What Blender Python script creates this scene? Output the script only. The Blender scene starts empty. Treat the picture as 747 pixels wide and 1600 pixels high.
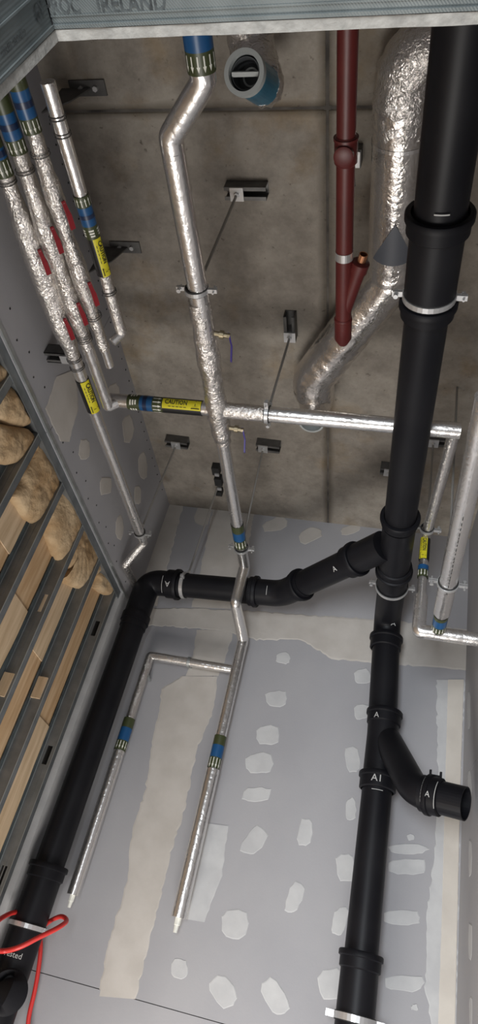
import bpy, math, random
from mathutils import Vector, Matrix, noise
random.seed(7)
S = bpy.context.scene
COL = S.collection
V = Vector

# ------------------------------------------------------------------ camera
PITCH, ROLL, YAW = 0.613052558, 0.267733832, -0.26338420
FPX, CX, CY = 1064.0, 373.5, 800.0
ca, sa = math.cos(PITCH), math.sin(PITCH)
FWD = V((math.sin(YAW) * ca, math.cos(YAW) * ca, sa))
_r = V((math.cos(YAW), -math.sin(YAW), 0)); _u = _r.cross(FWD)
RIGHT = math.cos(ROLL) * _r + math.sin(ROLL) * _u
UP = -math.sin(ROLL) * _r + math.cos(ROLL) * _u
cam_d = bpy.data.cameras.new('camera'); cam = bpy.data.objects.new('camera', cam_d); COL.objects.link(cam)
m = Matrix((RIGHT, UP, -FWD)).transposed().to_4x4(); cam.matrix_world = m
cam_d.sensor_fit = 'VERTICAL'; cam_d.sensor_height = 24.0; cam_d.lens = 24.0 * FPX / 1600.0
cam_d.clip_start = 0.01
S.camera = cam

def ray(px, py): return (px - CX) / FPX * RIGHT - (py - CY) / FPX * UP + FWD
def at(px, py, ax, v):
    """point of the room that the photograph shows at (px, py), on the plane axis = v"""
    d = ray(px, py); return d * (v / d['xyz'.index(ax)])

# ------------------------------------------------------------------ light
W = bpy.data.worlds.new('world'); S.world = W; W.use_nodes = True
W.node_tree.nodes['Background'].inputs[0].default_value = (0.93, 0.97, 1.0, 1)
W.node_tree.nodes['Background'].inputs[1].default_value = 0.75
def area(name, loc, target, sx, sy, power, col=(1, 1, 1)):
    l = bpy.data.lights.new(name, 'AREA'); l.shape = 'RECTANGLE'; l.size = sx; l.size_y = sy; l.energy = power; l.color = col
    o = bpy.data.objects.new(name, l); COL.objects.link(o); o.location = loc
    o.rotation_euler = (V(target) - V(loc)).to_track_quat('-Z', 'Y').to_euler(); return o
area('corridor_lamp', (-0.35, -1.35, 0.0), (-0.35, 2.75, 0.7), 0.7, 1.1, 76, (0.90, 0.95, 1.0))
area('shaft_fill_light', (-0.35, 1.7, -1.42), (-0.35, 1.75, 2.0), 1.0, 0.8, 40, (1.0, 0.965, 0.92))  # added fill from below, standing in for floor bounce; not a real lamp
S.view_settings.view_transform = 'Standard'; S.view_settings.look = 'None'
S.view_settings.exposure = 0.15; S.view_settings.gamma = 1.0; S.view_settings.use_curve_mapping = False

# ------------------------------------------------------------------ materials
def mat(name, col, rough=0.6, metal=0.0, noise_amt=0.0, nscale=8, col2=None, bump=0.0, bscale=60, spec=None, bdist=0.002, detail=5, stretch=None, lo=0.35, hi=0.65):
    M = bpy.data.materials.new(name); M.use_nodes = True; nt = M.node_tree; b = nt.nodes['Principled BSDF']
    b.inputs['Base Color'].default_value = (*col, 1); b.inputs['Roughness'].default_value = rough; b.inputs['Metallic'].default_value = metal
    if spec is not None: b.inputs['Specular IOR Level'].default_value = spec
    tc = nt.nodes.new('ShaderNodeTexCoord'); src = tc.outputs['Object']
    if stretch:
        mp = nt.nodes.new('ShaderNodeMapping'); mp.inputs['Scale'].default_value = stretch; nt.links.new(src, mp.inputs[0]); src = mp.outputs[0]
    if col2:
        n = nt.nodes.new('ShaderNodeTexNoise'); n.inputs['Scale'].default_value = nscale; n.inputs['Detail'].default_value = detail; nt.links.new(src, n.inputs[0])
        r = nt.nodes.new('ShaderNodeValToRGB'); r.color_ramp.elements[0].color = (*col, 1); r.color_ramp.elements[1].color = (*col2, 1)
        r.color_ramp.elements[0].position = lo; r.color_ramp.elements[1].position = hi
        nt.links.new(n.outputs[0], r.inputs[0]); nt.links.new(r.outputs[0], b.inputs['Base Color'])
    if bump:
        n2 = nt.nodes.new('ShaderNodeTexNoise'); n2.inputs['Scale'].default_value = bscale; n2.inputs['Detail'].default_value = 6; nt.links.new(src, n2.inputs[0])
        bp = nt.nodes.new('ShaderNodeBump'); bp.inputs['Strength'].default_value = bump; bp.inputs['Distance'].default_value = bdist
        nt.links.new(n2.outputs[0], bp.inputs['Height']); nt.links.new(bp.outputs[0], b.inputs['Normal'])
    return M

def concrete_mat():
    M = mat('concrete', (0.2, 0.185, 0.165), 0.85, bump=0.5, bscale=35, bdist=0.004)
    nt = M.node_tree; b = nt.nodes['Principled BSDF']; tc = nt.nodes['Texture Coordinate']
    def nz(scale, det, lo, hi, c0, c1, rough=0.6):
        n = nt.nodes.new('ShaderNodeTexNoise'); n.inputs['Scale'].default_value = scale; n.inputs['Detail'].default_value = det; n.inputs['Roughness'].default_value = rough
        nt.links.new(tc.outputs['Object'], n.inputs[0]); r = nt.nodes.new('ShaderNodeValToRGB')
        r.color_ramp.elements[0].position = lo; r.color_ramp.elements[1].position = hi
        r.color_ramp.elements[0].color = (*c0, 1); r.color_ramp.elements[1].color = (*c1, 1); nt.links.new(n.outputs[0], r.inputs[0]); return r.outputs[0]
    a = nz(1.7, 8, 0.35, 0.68, (0.215, 0.195, 0.172), (0.325, 0.30, 0.265))
    c = nz(9, 10, 0.36, 0.6, (0.72, 0.69, 0.66), (1.08, 1.06, 1.02), 0.75)
    d = nz(42, 4, 0.26, 0.36, (0.45, 0.42, 0.4), (1, 1, 1))
    e = nz(4.3, 5, 0.56, 0.72, (1, 1, 1), (0.9, 0.8, 0.66))
    sx = nt.nodes.new('ShaderNodeSeparateXYZ'); nt.links.new(tc.outputs['Object'], sx.inputs[0])
    def band(axis, pos, wd, dark):
        f = nt.nodes.new('ShaderNodeMath'); f.operation = 'SUBTRACT'; f.inputs[1].default_value = pos; nt.links.new(sx.outputs[axis], f.inputs[0])
        ab = nt.nodes.new('ShaderNodeMath'); ab.operation = 'ABSOLUTE'; nt.links.new(f.outputs[0], ab.inputs[0])
        n = nt.nodes.new('ShaderNodeTexNoise'); n.inputs['Scale'].default_value = 9; n.inputs['Detail'].default_value = 6; nt.links.new(tc.outputs['Object'], n.inputs[0])
        w_ = nt.nodes.new('ShaderNodeMath'); w_.operation = 'MULTIPLY'; w_.inputs[1].default_value = wd * 2; nt.links.new(n.outputs[0], w_.inputs[0])
        dv = nt.nodes.new('ShaderNodeMath'); dv.operation = 'DIVIDE'; nt.links.new(ab.outputs[0], dv.inputs[0]); nt.links.new(w_.outputs[0], dv.inputs[1])
        r = nt.nodes.new('ShaderNodeValToRGB'); r.color_ramp.elements[0].position = .3; r.color_ramp.elements[0].color = (*dark, 1); r.color_ramp.elements[1].color = (1, 1, 1, 1)
        nt.links.new(dv.outputs[0], r.inputs[0]); return r.outputs[0]
    prev = a
    for k in (c, d, e, band('Y', .83, .022, (.5, .48, .45)), band('X', -.285, .03, (.5, .48, .45))):
        mx = nt.nodes.new('ShaderNodeMix'); mx.data_type = 'RGBA'; mx.blend_type = 'MULTIPLY'; mx.inputs[0].default_value = 1
        nt.links.new(prev, mx.inputs[6]); nt.links.new(k, mx.inputs[7]); prev = mx.outputs[2]
    nt.links.new(prev, b.inputs['Base Color']); return M

def foil_mat(name, col, rough, bump, bscale, dist):
    M = mat(name, col, rough, 0.92)
    nt = M.node_tree; b = nt.nodes['Principled BSDF']; tc = nt.nodes['Texture Coordinate']
    v = nt.nodes.new('ShaderNodeTexVoronoi'); v.feature = 'DISTANCE_TO_EDGE'; v.inputs['Scale'].default_value = bscale
    n = nt.nodes.new('ShaderNodeTexNoise'); n.inputs['Scale'].default_value = bscale * 0.8; n.inputs['Detail'].default_value = 8
    ad = nt.nodes.new('ShaderNodeVectorMath'); ad.operation = 'ADD'
    sc = nt.nodes.new('ShaderNodeVectorMath'); sc.operation = 'SCALE'; sc.inputs['Scale'].default_value = 0.06
    nt.links.new(tc.outputs['Object'], n.inputs[0]); nt.links.new(n.outputs['Color'], sc.inputs[0])
    nt.links.new(tc.outputs['Object'], ad.inputs[0]); nt.links.new(sc.outputs[0], ad.inputs[1]); nt.links.new(ad.outputs[0], v.inputs['Vector'])
    mm = nt.nodes.new('ShaderNodeMath'); mm.operation = 'MULTIPLY_ADD'; mm.inputs[1].default_value = 0.8
    nt.links.new(v.outputs['Distance'], mm.inputs[0]); nt.links.new(n.outputs[0], mm.inputs[2])
    bp = nt.nodes.new('ShaderNodeBump'); bp.inputs['Strength'].default_value = bump; bp.inputs['Distance'].default_value = dist
    nt.links.new(mm.outputs[0], bp.inputs['Height']); nt.links.new(bp.outputs[0], b.inputs['Normal'])
    n3 = nt.nodes.new('ShaderNodeTexNoise'); n3.inputs['Scale'].default_value = 14; nt.links.new(tc.outputs['Object'], n3.inputs[0])
    r = nt.nodes.new('ShaderNodeMapRange'); r.inputs[3].default_value = rough * 0.75; r.inputs[4].default_value = rough * 1.35
    nt.links.new(n3.outputs[0], r.inputs[0]); nt.links.new(r.outputs[0], b.inputs['Roughness'])
    return M

M = {
 'concrete': concrete_mat(),
 'groove': mat('joint_grout', (0.045, 0.04, 0.036), 0.95, col2=(0.12, 0.108, 0.095), nscale=12),
 'board': mat('grey_plasterboard_paper', (0.325, 0.322, 0.338), 0.8, col2=(0.36, 0.355, 0.368), nscale=3, bump=0.15, bscale=120),
 'filler': mat('dried_joint_filler', (0.45, 0.42, 0.385), 0.85, col2=(0.51, 0.48, 0.445), nscale=11, bump=0.25, bscale=45),
 'filler_pale': mat('pale_joint_filler', (0.445, 0.445, 0.45), 0.85, col2=(0.51, 0.51, 0.51), nscale=14, bump=0.25, bscale=45),
 'cream': mat('cream_corner_filler', (0.52, 0.48, 0.43), 0.85, col2=(0.58, 0.54, 0.485), nscale=9, bump=0.2, bscale=50),
 'plaster_edge': mat('cut_plaster_edge', (0.21, 0.20, 0.182), 0.95, col2=(0.29, 0.275, 0.25), nscale=60, bump=0.6, bscale=150),
 'foil': foil_mat('smooth_lagging_foil', (0.80, 0.78, 0.76), 0.24, 0.35, 38, 0.004),
 'foil_rough': foil_mat('wrinkled_lagging_foil', (0.70, 0.67, 0.64), 0.22, 0.7, 60, 0.006),
 'foil_duct': foil_mat('duct_foil', (0.70, 0.66, 0.62), 0.2, 0.55, 42, 0.004),
 'black': mat('black_drainage_plastic', (0.006, 0.006, 0.008), 0.45, bump=0.04, bscale=30, spec=0.2, col2=(0.010, 0.010, 0.012), nscale=6),
 'black_collar': mat('black_coupling_plastic', (0.006, 0.006, 0.008), 0.5, spec=0.2),
 'red': mat('red_oxide_paint', (0.085, 0.010, 0.009), 0.45, col2=(0.11, 0.014, 0.012), nscale=12, bump=0.15, bscale=60),
 'steel': mat('galvanised_steel', (0.36, 0.38, 0.38), 0.38, 0.75, col2=(0.48, 0.5, 0.5), nscale=30, bump=0.1, bscale=80),
 'stud': mat('galvanised_stud_steel', (0.17, 0.185, 0.195), 0.45, 0.6, col2=(0.235, 0.25, 0.26), nscale=16, bump=0.1, bscale=80),
 'stud_highlight': mat('painted_stud_highlight', (0.42, 0.45, 0.46), 0.4, 0.6),  # lighter steel colour, paints the highlight along the stud folds
 'dark_steel': mat('dull_channel_steel', (0.09, 0.088, 0.085), 0.5, 0.6, col2=(0.15, 0.145, 0.14), nscale=20),
 'rod': mat('zinc_threaded_rod', (0.3, 0.29, 0.27), 0.5, 0.5),
 'zinc': mat('bright_zinc', (0.6, 0.6, 0.6), 0.35, 0.7),
 'rubber': mat('black_rubber_lining', (0.012, 0.012, 0.012), 0.7),
 'blue': mat('blue_tape', (0.012, 0.075, 0.20), 0.35, spec=0.4),
 'navy': mat('dark_blue_tape', (0.008, 0.02, 0.06), 0.35),
 'olive': mat('olive_green_tape', (0.045, 0.055, 0.02), 0.4),
 'white': mat('white_print', (0.75, 0.75, 0.68), 0.6),
 'yellow': mat('yellow_caution_tape', (0.62, 0.55, 0.02), 0.45),
 'ink': mat('black_print', (0.012, 0.012, 0.012), 0.6),
 'blackfoil': mat('black_backing_tape', (0.01, 0.01, 0.011), 0.4),
 'handle_red': mat('red_lever_coating', (0.24, 0.012, 0.018), 0.4),
 'handle_purple': mat('purple_lever_coating', (0.05, 0.03, 0.2), 0.4),
 'brass': mat('brass_valve_body', (0.33, 0.28, 0.19), 0.4, 0.8),
 'copper': mat('copper_stub', (0.55, 0.26, 0.14), 0.35, 0.9),
 'grey_plastic': mat('grey_white_plastic', (0.36, 0.38, 0.375), 0.5),
 'dark_grey': mat('dark_grey_plastic', (0.06, 0.065, 0.07), 0.5),
 'blue_foil': mat('blue_duct_film', (0.02, 0.14, 0.24), 0.3, 0.5, col2=(0.03, 0.2, 0.32), nscale=20),
 'grey_label': mat('dark_grey_sticker', (0.075, 0.08, 0.095), 0.5),
 'cable': mat('red_cable_sheath', (0.6, 0.035, 0.03), 0.42),
 'chalk': mat('white_marker', (0.45, 0.45, 0.44), 0.8),
 'plug': mat('white_plastic_plug', (0.72, 0.72, 0.66), 0.5),
 'floor': mat('bare_screed_floor', (0.3, 0.29, 0.27), 0.9, col2=(0.36, 0.34, 0.32), bump=0.3),
 'shaft': mat('dim_shaft_liner', (0.12, 0.11, 0.1), 0.9),
}
def wood_mat(name, c1, c2):
    W_ = mat(name, c1, 0.75, col2=c2, nscale=5, bump=0.15, bscale=20, stretch=(9, 9, 0.9), detail=8); return W_
M['membrane'] = mat('dark_membrane', (0.035, 0.045, 0.05), 0.6, col2=(0.07, 0.085, 0.09), nscale=25, bump=.3)
M['wood1'] = wood_mat('pale_plywood', (0.50, 0.36, 0.22), (0.66, 0.50, 0.33))
M['wood2'] = wood_mat('golden_plywood', (0.45, 0.28, 0.14), (0.6, 0.42, 0.25))
def wool_mat():
    m_ = mat('mineral_wool', (0.35, 0.22, 0.105), 0.98, col2=(0.54, 0.40, 0.245), nscale=9, bump=.9, bscale=32, bdist=0.010, detail=9)
    return m_
M['wool'] = wool_mat()

# ------------------------------------------------------------------ mesh builder
class MB:
    def __init__(s): s.v = []; s.f = []; s.mi = []; s.sm = []
    def add(s, vs, fs, mi=0, smooth=False):
        o = len(s.v); s.v += [V(p) for p in vs]
        for f in fs: s.f.append([i + o for i in f]); s.mi.append(mi); s.sm.append(smooth)
        return s
    def box(s, c, d, ax=None, mi=0):
        """box centred at c, full sizes d, axes rows ax"""
        c = V(c); ax = ax or (V((1, 0, 0)), V((0, 1, 0)), V((0, 0, 1)))
        vs = [c + ax[0] * (i * d[0] / 2) + ax[1] * (j * d[1] / 2) + ax[2] * (k * d[2] / 2) for i in (-1, 1) for j in (-1, 1) for k in (-1, 1)]
        return s.add(vs, [(0, 1, 3, 2), (4, 6, 7, 5), (0, 4, 5, 1), (2, 3, 7, 6), (0, 2, 6, 4), (1, 5, 7, 3)], mi)
    def bb(s, lo, hi, mi=0):
        lo, hi = V(lo), V(hi); return s.box((lo + hi) / 2, [abs(hi[i] - lo[i]) for i in range(3)], None, mi)
    def tube(s, path, rad, seg=20, caps=True, mi=0, wob=0.0, wfreq=30, smooth=True, ref=None):
        """tube along a polyline; rad number or list"""
        n = len(path); path = [V(p) for p in path]; R = rad if isinstance(rad, (list, tuple)) else [rad] * n
        seg_ = [path[i + 1] - path[i] for i in range(n - 1)]; ok = [d.length > 1e-7 for d in seg_]; D = []
        for i in range(n - 1):
            j = i if ok[i] else next((q for q in list(range(i + 1, n - 1)) + list(range(i - 1, -1, -1)) if ok[q]), i)
            D.append(seg_[j].normalized())
        t0 = D[0]; a = ref or (V((0, 0, 1)) if abs(t0.z) < 0.8 else V((0, 1, 0)))
        u = (a - t0 * a.dot(t0)).normalized(); vs = []; prev = t0
        for i, p in enumerate(path):
            if i == 0: t = t0; tan = t0
            elif i == n - 1: tan = D[-1]
            else:
                tan = D[i] + D[i - 1]
                tan = tan.normalized() if tan.length > 1e-6 else prev
            q = prev.rotation_difference(tan); u = q @ u; u = (u - tan * u.dot(tan)).normalized(); w = tan.cross(u); prev = tan
            for k in range(seg):
                th = 2 * math.pi * k / seg; d = u * math.cos(th) + w * math.sin(th); r = R[i]
                pt = p + d * r
                if wob: r += wob * (noise.noise(pt * wfreq) + 0.5 * noise.noise(pt * wfreq * 2.7))
                vs.append(p + d * r)
        fs = [(i * seg + k, i * seg + (k + 1) % seg, (i + 1) * seg + (k + 1) % seg, (i + 1) * seg + k) for i in range(n - 1) for k in range(seg)]
        o = len(s.v); s.add(vs, fs, mi, smooth)
        if caps:
            s.f.append([o + k for k in range(seg)][::-1]); s.mi.append(mi); s.sm.append(False)
            s.f.append([o + (n - 1) * seg + k for k in range(seg)]); s.mi.append(mi); s.sm.append(False)
        return s
    def shell(s, a, b, ro, ri, seg=32, mi=0):
        """open pipe ring from a to b, outer ro, inner ri"""
        a, b = V(a), V(b); t = (b - a).normalized(); h = V((0, 0, 1)) if abs(t.z) < 0.8 else V((0, 1, 0))
        u = (h - t * h.dot(t)).normalized(); w = t.cross(u); vs = []
        for p, r in ((a, ro), (b, ro), (b, ri), (a, ri)):
            for k in range(seg):
                th = 2 * math.pi * k / seg; vs.append(p + (u * math.cos(th) + w * math.sin(th)) * r)
        fs = [(j * seg + k, j * seg + (k + 1) % seg, ((j + 1) % 4) * seg + (k + 1) % seg, ((j + 1) % 4) * seg + k) for j in range(4) for k in range(seg)]
        return s.add(vs, fs, mi, False)
    def build(s, name, mats, parent=None):
        if not isinstance(mats, (list, tuple)): mats = [mats]
        if parent is not None:
            org = V((0, 0, 0)); p = parent
            while p is not None: org += p.location; p = p.parent
            loc = V((0, 0, 0))
        else:
            xs = [v.x for v in s.v]; ys = [v.y for v in s.v]; zs = [v.z for v in s.v]
            org = V(((min(xs) + max(xs)) / 2, (min(ys) + max(ys)) / 2, min(zs))); loc = org
        me = bpy.data.meshes.new(name); me.from_pydata([tuple(v - org) for v in s.v], [], s.f)
        for mt in mats: me.materials.append(M[mt])
        me.polygons.foreach_set('material_index', s.mi); me.polygons.foreach_set('use_smooth', s.sm); me.update()
        if any(s.sm):
            try: me.set_sharp_from_angle(angle=math.radians(50))
            except Exception: pass
        o = bpy.data.objects.new(name, me); COL.objects.link(o); o.location = loc
        if parent is not None: o.parent = parent
        return o

def build_split(mb, name, mats, parent):
    par = list(range(len(mb.v)))
    def find(a):
        while par[a] != a: par[a] = par[par[a]]; a = par[a]
        return a
    for f in mb.f:
        for i in f[1:]: par[find(i)] = find(f[0])
    groups = {}
    for k, f in enumerate(mb.f): groups.setdefault(find(f[0]), []).append(k)
    out = []
    for ks in groups.values():
        q = MB(); idx = {}
        for k in ks:
            g_ = []
            for i in mb.f[k]:
                if i not in idx: idx[i] = len(q.v); q.v.append(mb.v[i])
                g_.append(idx[i])
            q.f.append(g_); q.mi.append(mb.mi[k]); q.sm.append(mb.sm[k])
        out.append(q.build(name, mats, parent))
    return out
def thing(name, label, cat, loc, group=None):
    o = bpy.data.objects.new(name, None); COL.objects.link(o); o.location = V(loc); o.empty_display_size = 0.05
    o['label'] = label; o['category'] = cat
    if group: o['group'] = group
    return o
def tag(o, label, cat, group=None):
    o['label'] = label; o['category'] = cat
    if group: o['group'] = group
    return o
def structure(name, loc=(0, 0, 0)):
    o = bpy.data.objects.new(name, None); COL.objects.link(o); o.location = V(loc); o['kind'] = 'structure'; return o

def fillet(pts, r, n=6):
    """round the corners of a polyline with radius r (number or list)"""
    pts = [V(p) for p in pts]; out = [pts[0]]
    for i in range(1, len(pts) - 1):
        rr = r[i - 1] if isinstance(r, (list, tuple)) else r
        a = (pts[i - 1] - pts[i]); b = (pts[i + 1] - pts[i]); la, lb = a.length, b.length; a.normalize(); b.normalize()
        ang = a.angle(b); d = min(rr / math.tan(ang / 2) if ang < 3.1 else 0, la * 0.48, lb * 0.48)
        p0 = pts[i] + a * d; p1 = pts[i] + b * d
        for k in range(n + 1):
            t = k / n; out.append((1 - t) ** 2 * p0 + 2 * t * (1 - t) * pts[i] + t * t * p1)
    out.append(pts[-1]); return out
def dense(path, step):
    out = [V(path[0])]
    for a, b in zip(path[:-1], path[1:]):
        a, b = V(a), V(b); n = max(1, int((b - a).length / step))
        for k in range(1, n + 1): out.append(a.lerp(b, k / n))
    return out

def project(p):
    p = V(p); return (CX + FPX * p.dot(RIGHT) / p.dot(FWD), CY - FPX * p.dot(UP) / p.dot(FWD))
def along(A, B, px, py):
    """parameter 0..1 of the point of the straight pipe A-B that the photo shows nearest to (px, py)"""
    A, B = V(A), V(B); best = (1e9, 0)
    for k in range(-50, 1051):
        t = k / 1000; q = project(A.lerp(B, t)); d = (q[0] - px) ** 2 + (q[1] - py) ** 2
        if d < best[0]: best = (d, t)
    return best[1]

# ------------------------------------------------------------------ lettering wrapped on pipes or laid on planes
_txt = {}
def glyphs(text, bold=0.0):
    if (text, bold) in _txt: return _txt[(text, bold)]
    cu = bpy.data.curves.new('t', 'FONT'); cu.body = text; cu.size = 1.0; cu.offset = bold; cu.align_x = 'CENTER'; cu.align_y = 'CENTER'; cu.resolution_u = 2
    ob = bpy.data.objects.new('t', cu); me = ob.to_mesh()
    vs = [(v.co.x, v.co.y) for v in me.vertices]; fs = [list(p.vertices) for p in me.polygons]
    ob.to_mesh_clear(); bpy.data.objects.remove(ob); bpy.data.curves.remove(cu)
    _txt[(text, bold)] = (vs, fs); return vs, fs
class Cyl:
    """surface coordinates on a straight pipe: s metres along, t metres around, t=0 faces the viewer side"""
    def __init__(c, A, B, r, face=None):
        c.A = V(A); c.t = (V(B) - V(A)).normalized(); c.L = (V(B) - V(A)).length; c.r = r
        mid = (V(A) + V(B)) / 2; f = V(face) if face else -mid
        c.u = (f - c.t * f.dot(c.t)).normalized(); c.w = c.u.cross(c.t)
    def p(c, s, t, lift=0.0):
        th = t / c.r; return c.A + c.t * s + (c.u * math.cos(th) + c.w * math.sin(th)) * (c.r + lift)
def wrap_text(mb, cy, text, s, t, size, along_axis=True, flip=1, lift=0.0012, mi=0, bold=0.02, squash=1.0):
    vs, fs = glyphs(text, bold); pts = []
    for x, y in vs:
        x *= size * squash; y *= size
        pts.append(cy.p(s + x * flip, t + y * flip, lift) if along_axis else cy.p(s + y * flip, t - x * flip, lift))
    mb.add(pts, fs, mi)
def sleeve(mb, cy, s0, s1, lift, mi=0, seg=28, t0=None, t1=None):
    full = t0 is None
    if full: t0, t1 = 0, 2 * math.pi * cy.r
    n = seg; vs = []
    for s in (s0, s1):
        for k in range(n + (0 if full else 1)): vs.append(cy.p(s, t0 + (t1 - t0) * k / n, lift))
    w = n if full else n + 1
    fs = [(k, (k + 1) % w, w + (k + 1) % w, w + k) for k in range(n)]
    mb.add(vs, fs, mi, True)
def arrow(mb, cy, s, t, ln, wd, d=1, lift=0.0012, mi=0):
    P = [(-ln / 2, -wd * .2), (ln * .12, -wd * .2), (ln * .12, -wd / 2), (ln / 2, 0), (ln * .12, wd / 2), (ln * .12, wd * .2), (-ln / 2, wd * .2)]
    pts = [cy.p(s + a * d, t + b, lift) for a, b in P]; mb.add(pts, [(0, 1, 5, 6), (2, 3, 4)], mi)
def id_tape(parent, A, B, r, segs, arrows=None, n=7, lift=0.0012, text=None):
    """identification bands: segs = [(s0, s1, material)], arrows = (s centre, length, direction)"""
    cy = Cyl(A, B, r); names = []
    mb = MB()
    for s0, s1, mt in segs:
        if mt not in names: names.append(mt)
        sleeve(mb, cy, s0, s1, lift, names.index(mt))
    tp = mb.build('identification_tape', names, parent)
    if arrows:
        mb = MB(); s, ln, d = arrows
        for k in range(n * 2):
            arrow(mb, cy, s, (k - n + .5) * math.pi * r / n, ln, math.pi * r / n * 0.55, d, lift + 0.0006)
        mb.build('arrow_marks', 'white', tp)
    if text:
        mb = MB(); s, size = text
        for k in range(-2, 3):
            for j in (-1, 0, 1): sleeve(mb, cy, s + j * size * .45 - size * .13, s + j * size * .45 + size * .13, lift + 0.0006, 0, 3, k * r * 1.2 - r * (.34, .28, .38)[j], k * r * 1.2 + r * .3)
        mb.build('faded_print', 'white', tp)['kind'] = 'stuff'
    return tp
def caution(parent, A, B, r, s0, s1, t0, t1, flip=1, lift=0.0016, back=True):
    """yellow CAUTION strip along the pipe; black strip beside it"""
    cy = Cyl(A, B, r); mb = MB(); sleeve(mb, cy, s0, s1, lift + 0.0004, 0, 14, t0, t1)
    lab = mb.build('caution_label', 'yellow', parent)
    if back:
        mb = MB(); sleeve(mb, cy, s0, s1, lift * .7, 0, 24); mb.build('backing_tape', 'blackfoil', lab)
    mb = MB(); L = s1 - s0; Wd = abs(t1 - t0); tm = (t0 + t1) / 2; sm = (s0 + s1) / 2
    wrap_text(mb, cy, 'CAUTION', sm - flip * L * 0.14, tm + flip * Wd * 0.12, Wd * 0.62, True, flip, lift + 0.0022, bold=0.02, squash=max(.5, min(2.6, L * 0.58 / (Wd * 0.62 * 4.5))))
    # small line of print and the triangle
    for k in range(5):
        c0 = sm - flip * L * (0.34 - k * 0.1); a, b = sorted((c0, c0 + flip * L * 0.07)); sleeve(mb, cy, a, b, lift + 0.001, 0, 2, tm - flip * Wd * 0.24, tm - flip * Wd * 0.30)
    c = sm + flip * L * 0.36; h = Wd * 0.46
    def tri(hh, li, mi):
        k_ = max(1, L * .11 / h); mb.add([cy.p(c - flip * hh * k_, tm - flip * hh * .75, li), cy.p(c + flip * hh * k_, tm - flip * hh * .75, li), cy.p(c, tm + flip * hh * .95, li)], [(0, 1, 2)], mi)
    tri(h, lift + 0.0020, 0); tri(h * .74, lift + 0.0024, 1)
    sleeve(mb, cy, c - h * .07, c + h * .07, lift + 0.0028, 0, 2, tm - h * .25, tm + h * .3)
    mb.build('lettering', ['ink', 'yellow'], lab)
    return lab

def ring_clamp(parent, c, axis, r, w=0.014, ears=(V((1, 0, 0)),), mt='zinc', rub=True, name='pipe_clamp'):
    c, axis = V(c), V(axis).normalized()
    mb = MB(); mb.shell(c - axis * w / 2, c + axis * w / 2, r + 0.006, r + 0.003)
    for e in ears:
        for sgn in (-1, 1):
            e_ = V(e) * sgn; up = axis.cross(e_).normalized()
            mb.box(c + e_ * (r + 0.017), (0.026, w, 0.004), (e_, axis, up)); mb.box(c + e_ * (r + 0.017) + up * .006, (0.026, w, 0.004), (e_, axis, up))
    o = mb.build(name, mt, parent)
    for e in ears:
        for sgn in (-1, 1):
            e_ = V(e) * sgn; up = axis.cross(e_).normalized(); q = c + e_ * (r + 0.021)
            MB().tube([q - up * 0.013, q - up * 0.007, q - up * .0069, q + up * 0.018], [.0062, .0062, .0028, .0028], 8, smooth=False).build('clamp_bolt', 'zinc', o)
    if rub:
        mb = MB(); mb.shell(c - axis * (w / 2 + .003), c + axis * (w / 2 + .003), r + 0.0034, r + 0.0006); mb.build('rubber_lining', 'rubber', o)
    return o

def polyline_patch(name, pts, plane, depth, mt, parent, jag=0.0, n=2):
    """thin irregular skin of filler on a wall; pts are photo outline points on plane"""
    ax, v = plane; P = [at(x, y, ax, v) for x, y in pts]
    i = 'xyz'.index(ax); out = []
    for k in range(len(P)):
        a, b = P[k], P[(k + 1) % len(P)]
        for j in range(n):
            q = a.lerp(b, j / n)
            if jag: q = q + V([0 if q_ == i else random.uniform(-jag, jag) for q_ in range(3)])
            out.append(q)
    c = sum(out, V((0, 0, 0))) / len(out)
    sgn = -1 if v > 0 else 1
    off = V([sgn * depth if q == i else 0 for q in range(3)])
    ring2 = [c.lerp(q, 0.93) + off for q in out]; k = len(out)
    vs = out + ring2 + [c + off]
    fs = [(j, (j + 1) % k, k + (j + 1) % k, k + j) for j in range(k)] + [(k + j, k + (j + 1) % k, 2 * k) for j in range(k)]
    return MB().add(vs, fs).build(name, mt, parent)
def strip_patch(name, left, right, plane, depth, mt, parent, n=10, jag=0.004):
    ax, v = plane; i = 'xyz'.index(ax); sgn = -1 if v > 0 else 1
    off = V([sgn * depth if q == i else 0 for q in range(3)])
    def samp(poly):
        P = [at(x, y, ax, v) for x, y in poly]; return dense(P, 0.03)
    Lp, Rp = samp(left), samp(right); K = max(len(Lp), len(Rp)) * 2
    def rs(P):
        out = []
        for k in range(K):
            f = k / (K - 1) * (len(P) - 1); a = int(min(f, len(P) - 2)); q = P[a].lerp(P[a + 1], f - a)
            out.append(q + V([0 if q_ == i else random.uniform(-jag, jag) for q_ in range(3)]))
        return out
    Lp, Rp = rs(Lp), rs(Rp); vs = []
    for a, b in zip(Lp, Rp): vs += [a, a.lerp(b, .04) + off, b.lerp(a, .04) + off, b]
    fs = [(4 * k + j, 4 * k + j + 1, 4 * k + j + 5, 4 * k + j + 4) for k in range(K - 1) for j in range(3)]
    return MB().add(vs, fs).build(name, mt, parent)

# ================================================================== SETTING
XL, XR, YB, ZC, ZF = -1.115, 0.388, 2.75, 2.0, -1.5
YH0, YH1, ZH, XJ = 0.225, 0.30, 0.93, -0.48     # front partition: outer face, inner face, head of opening, left jamb

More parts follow.
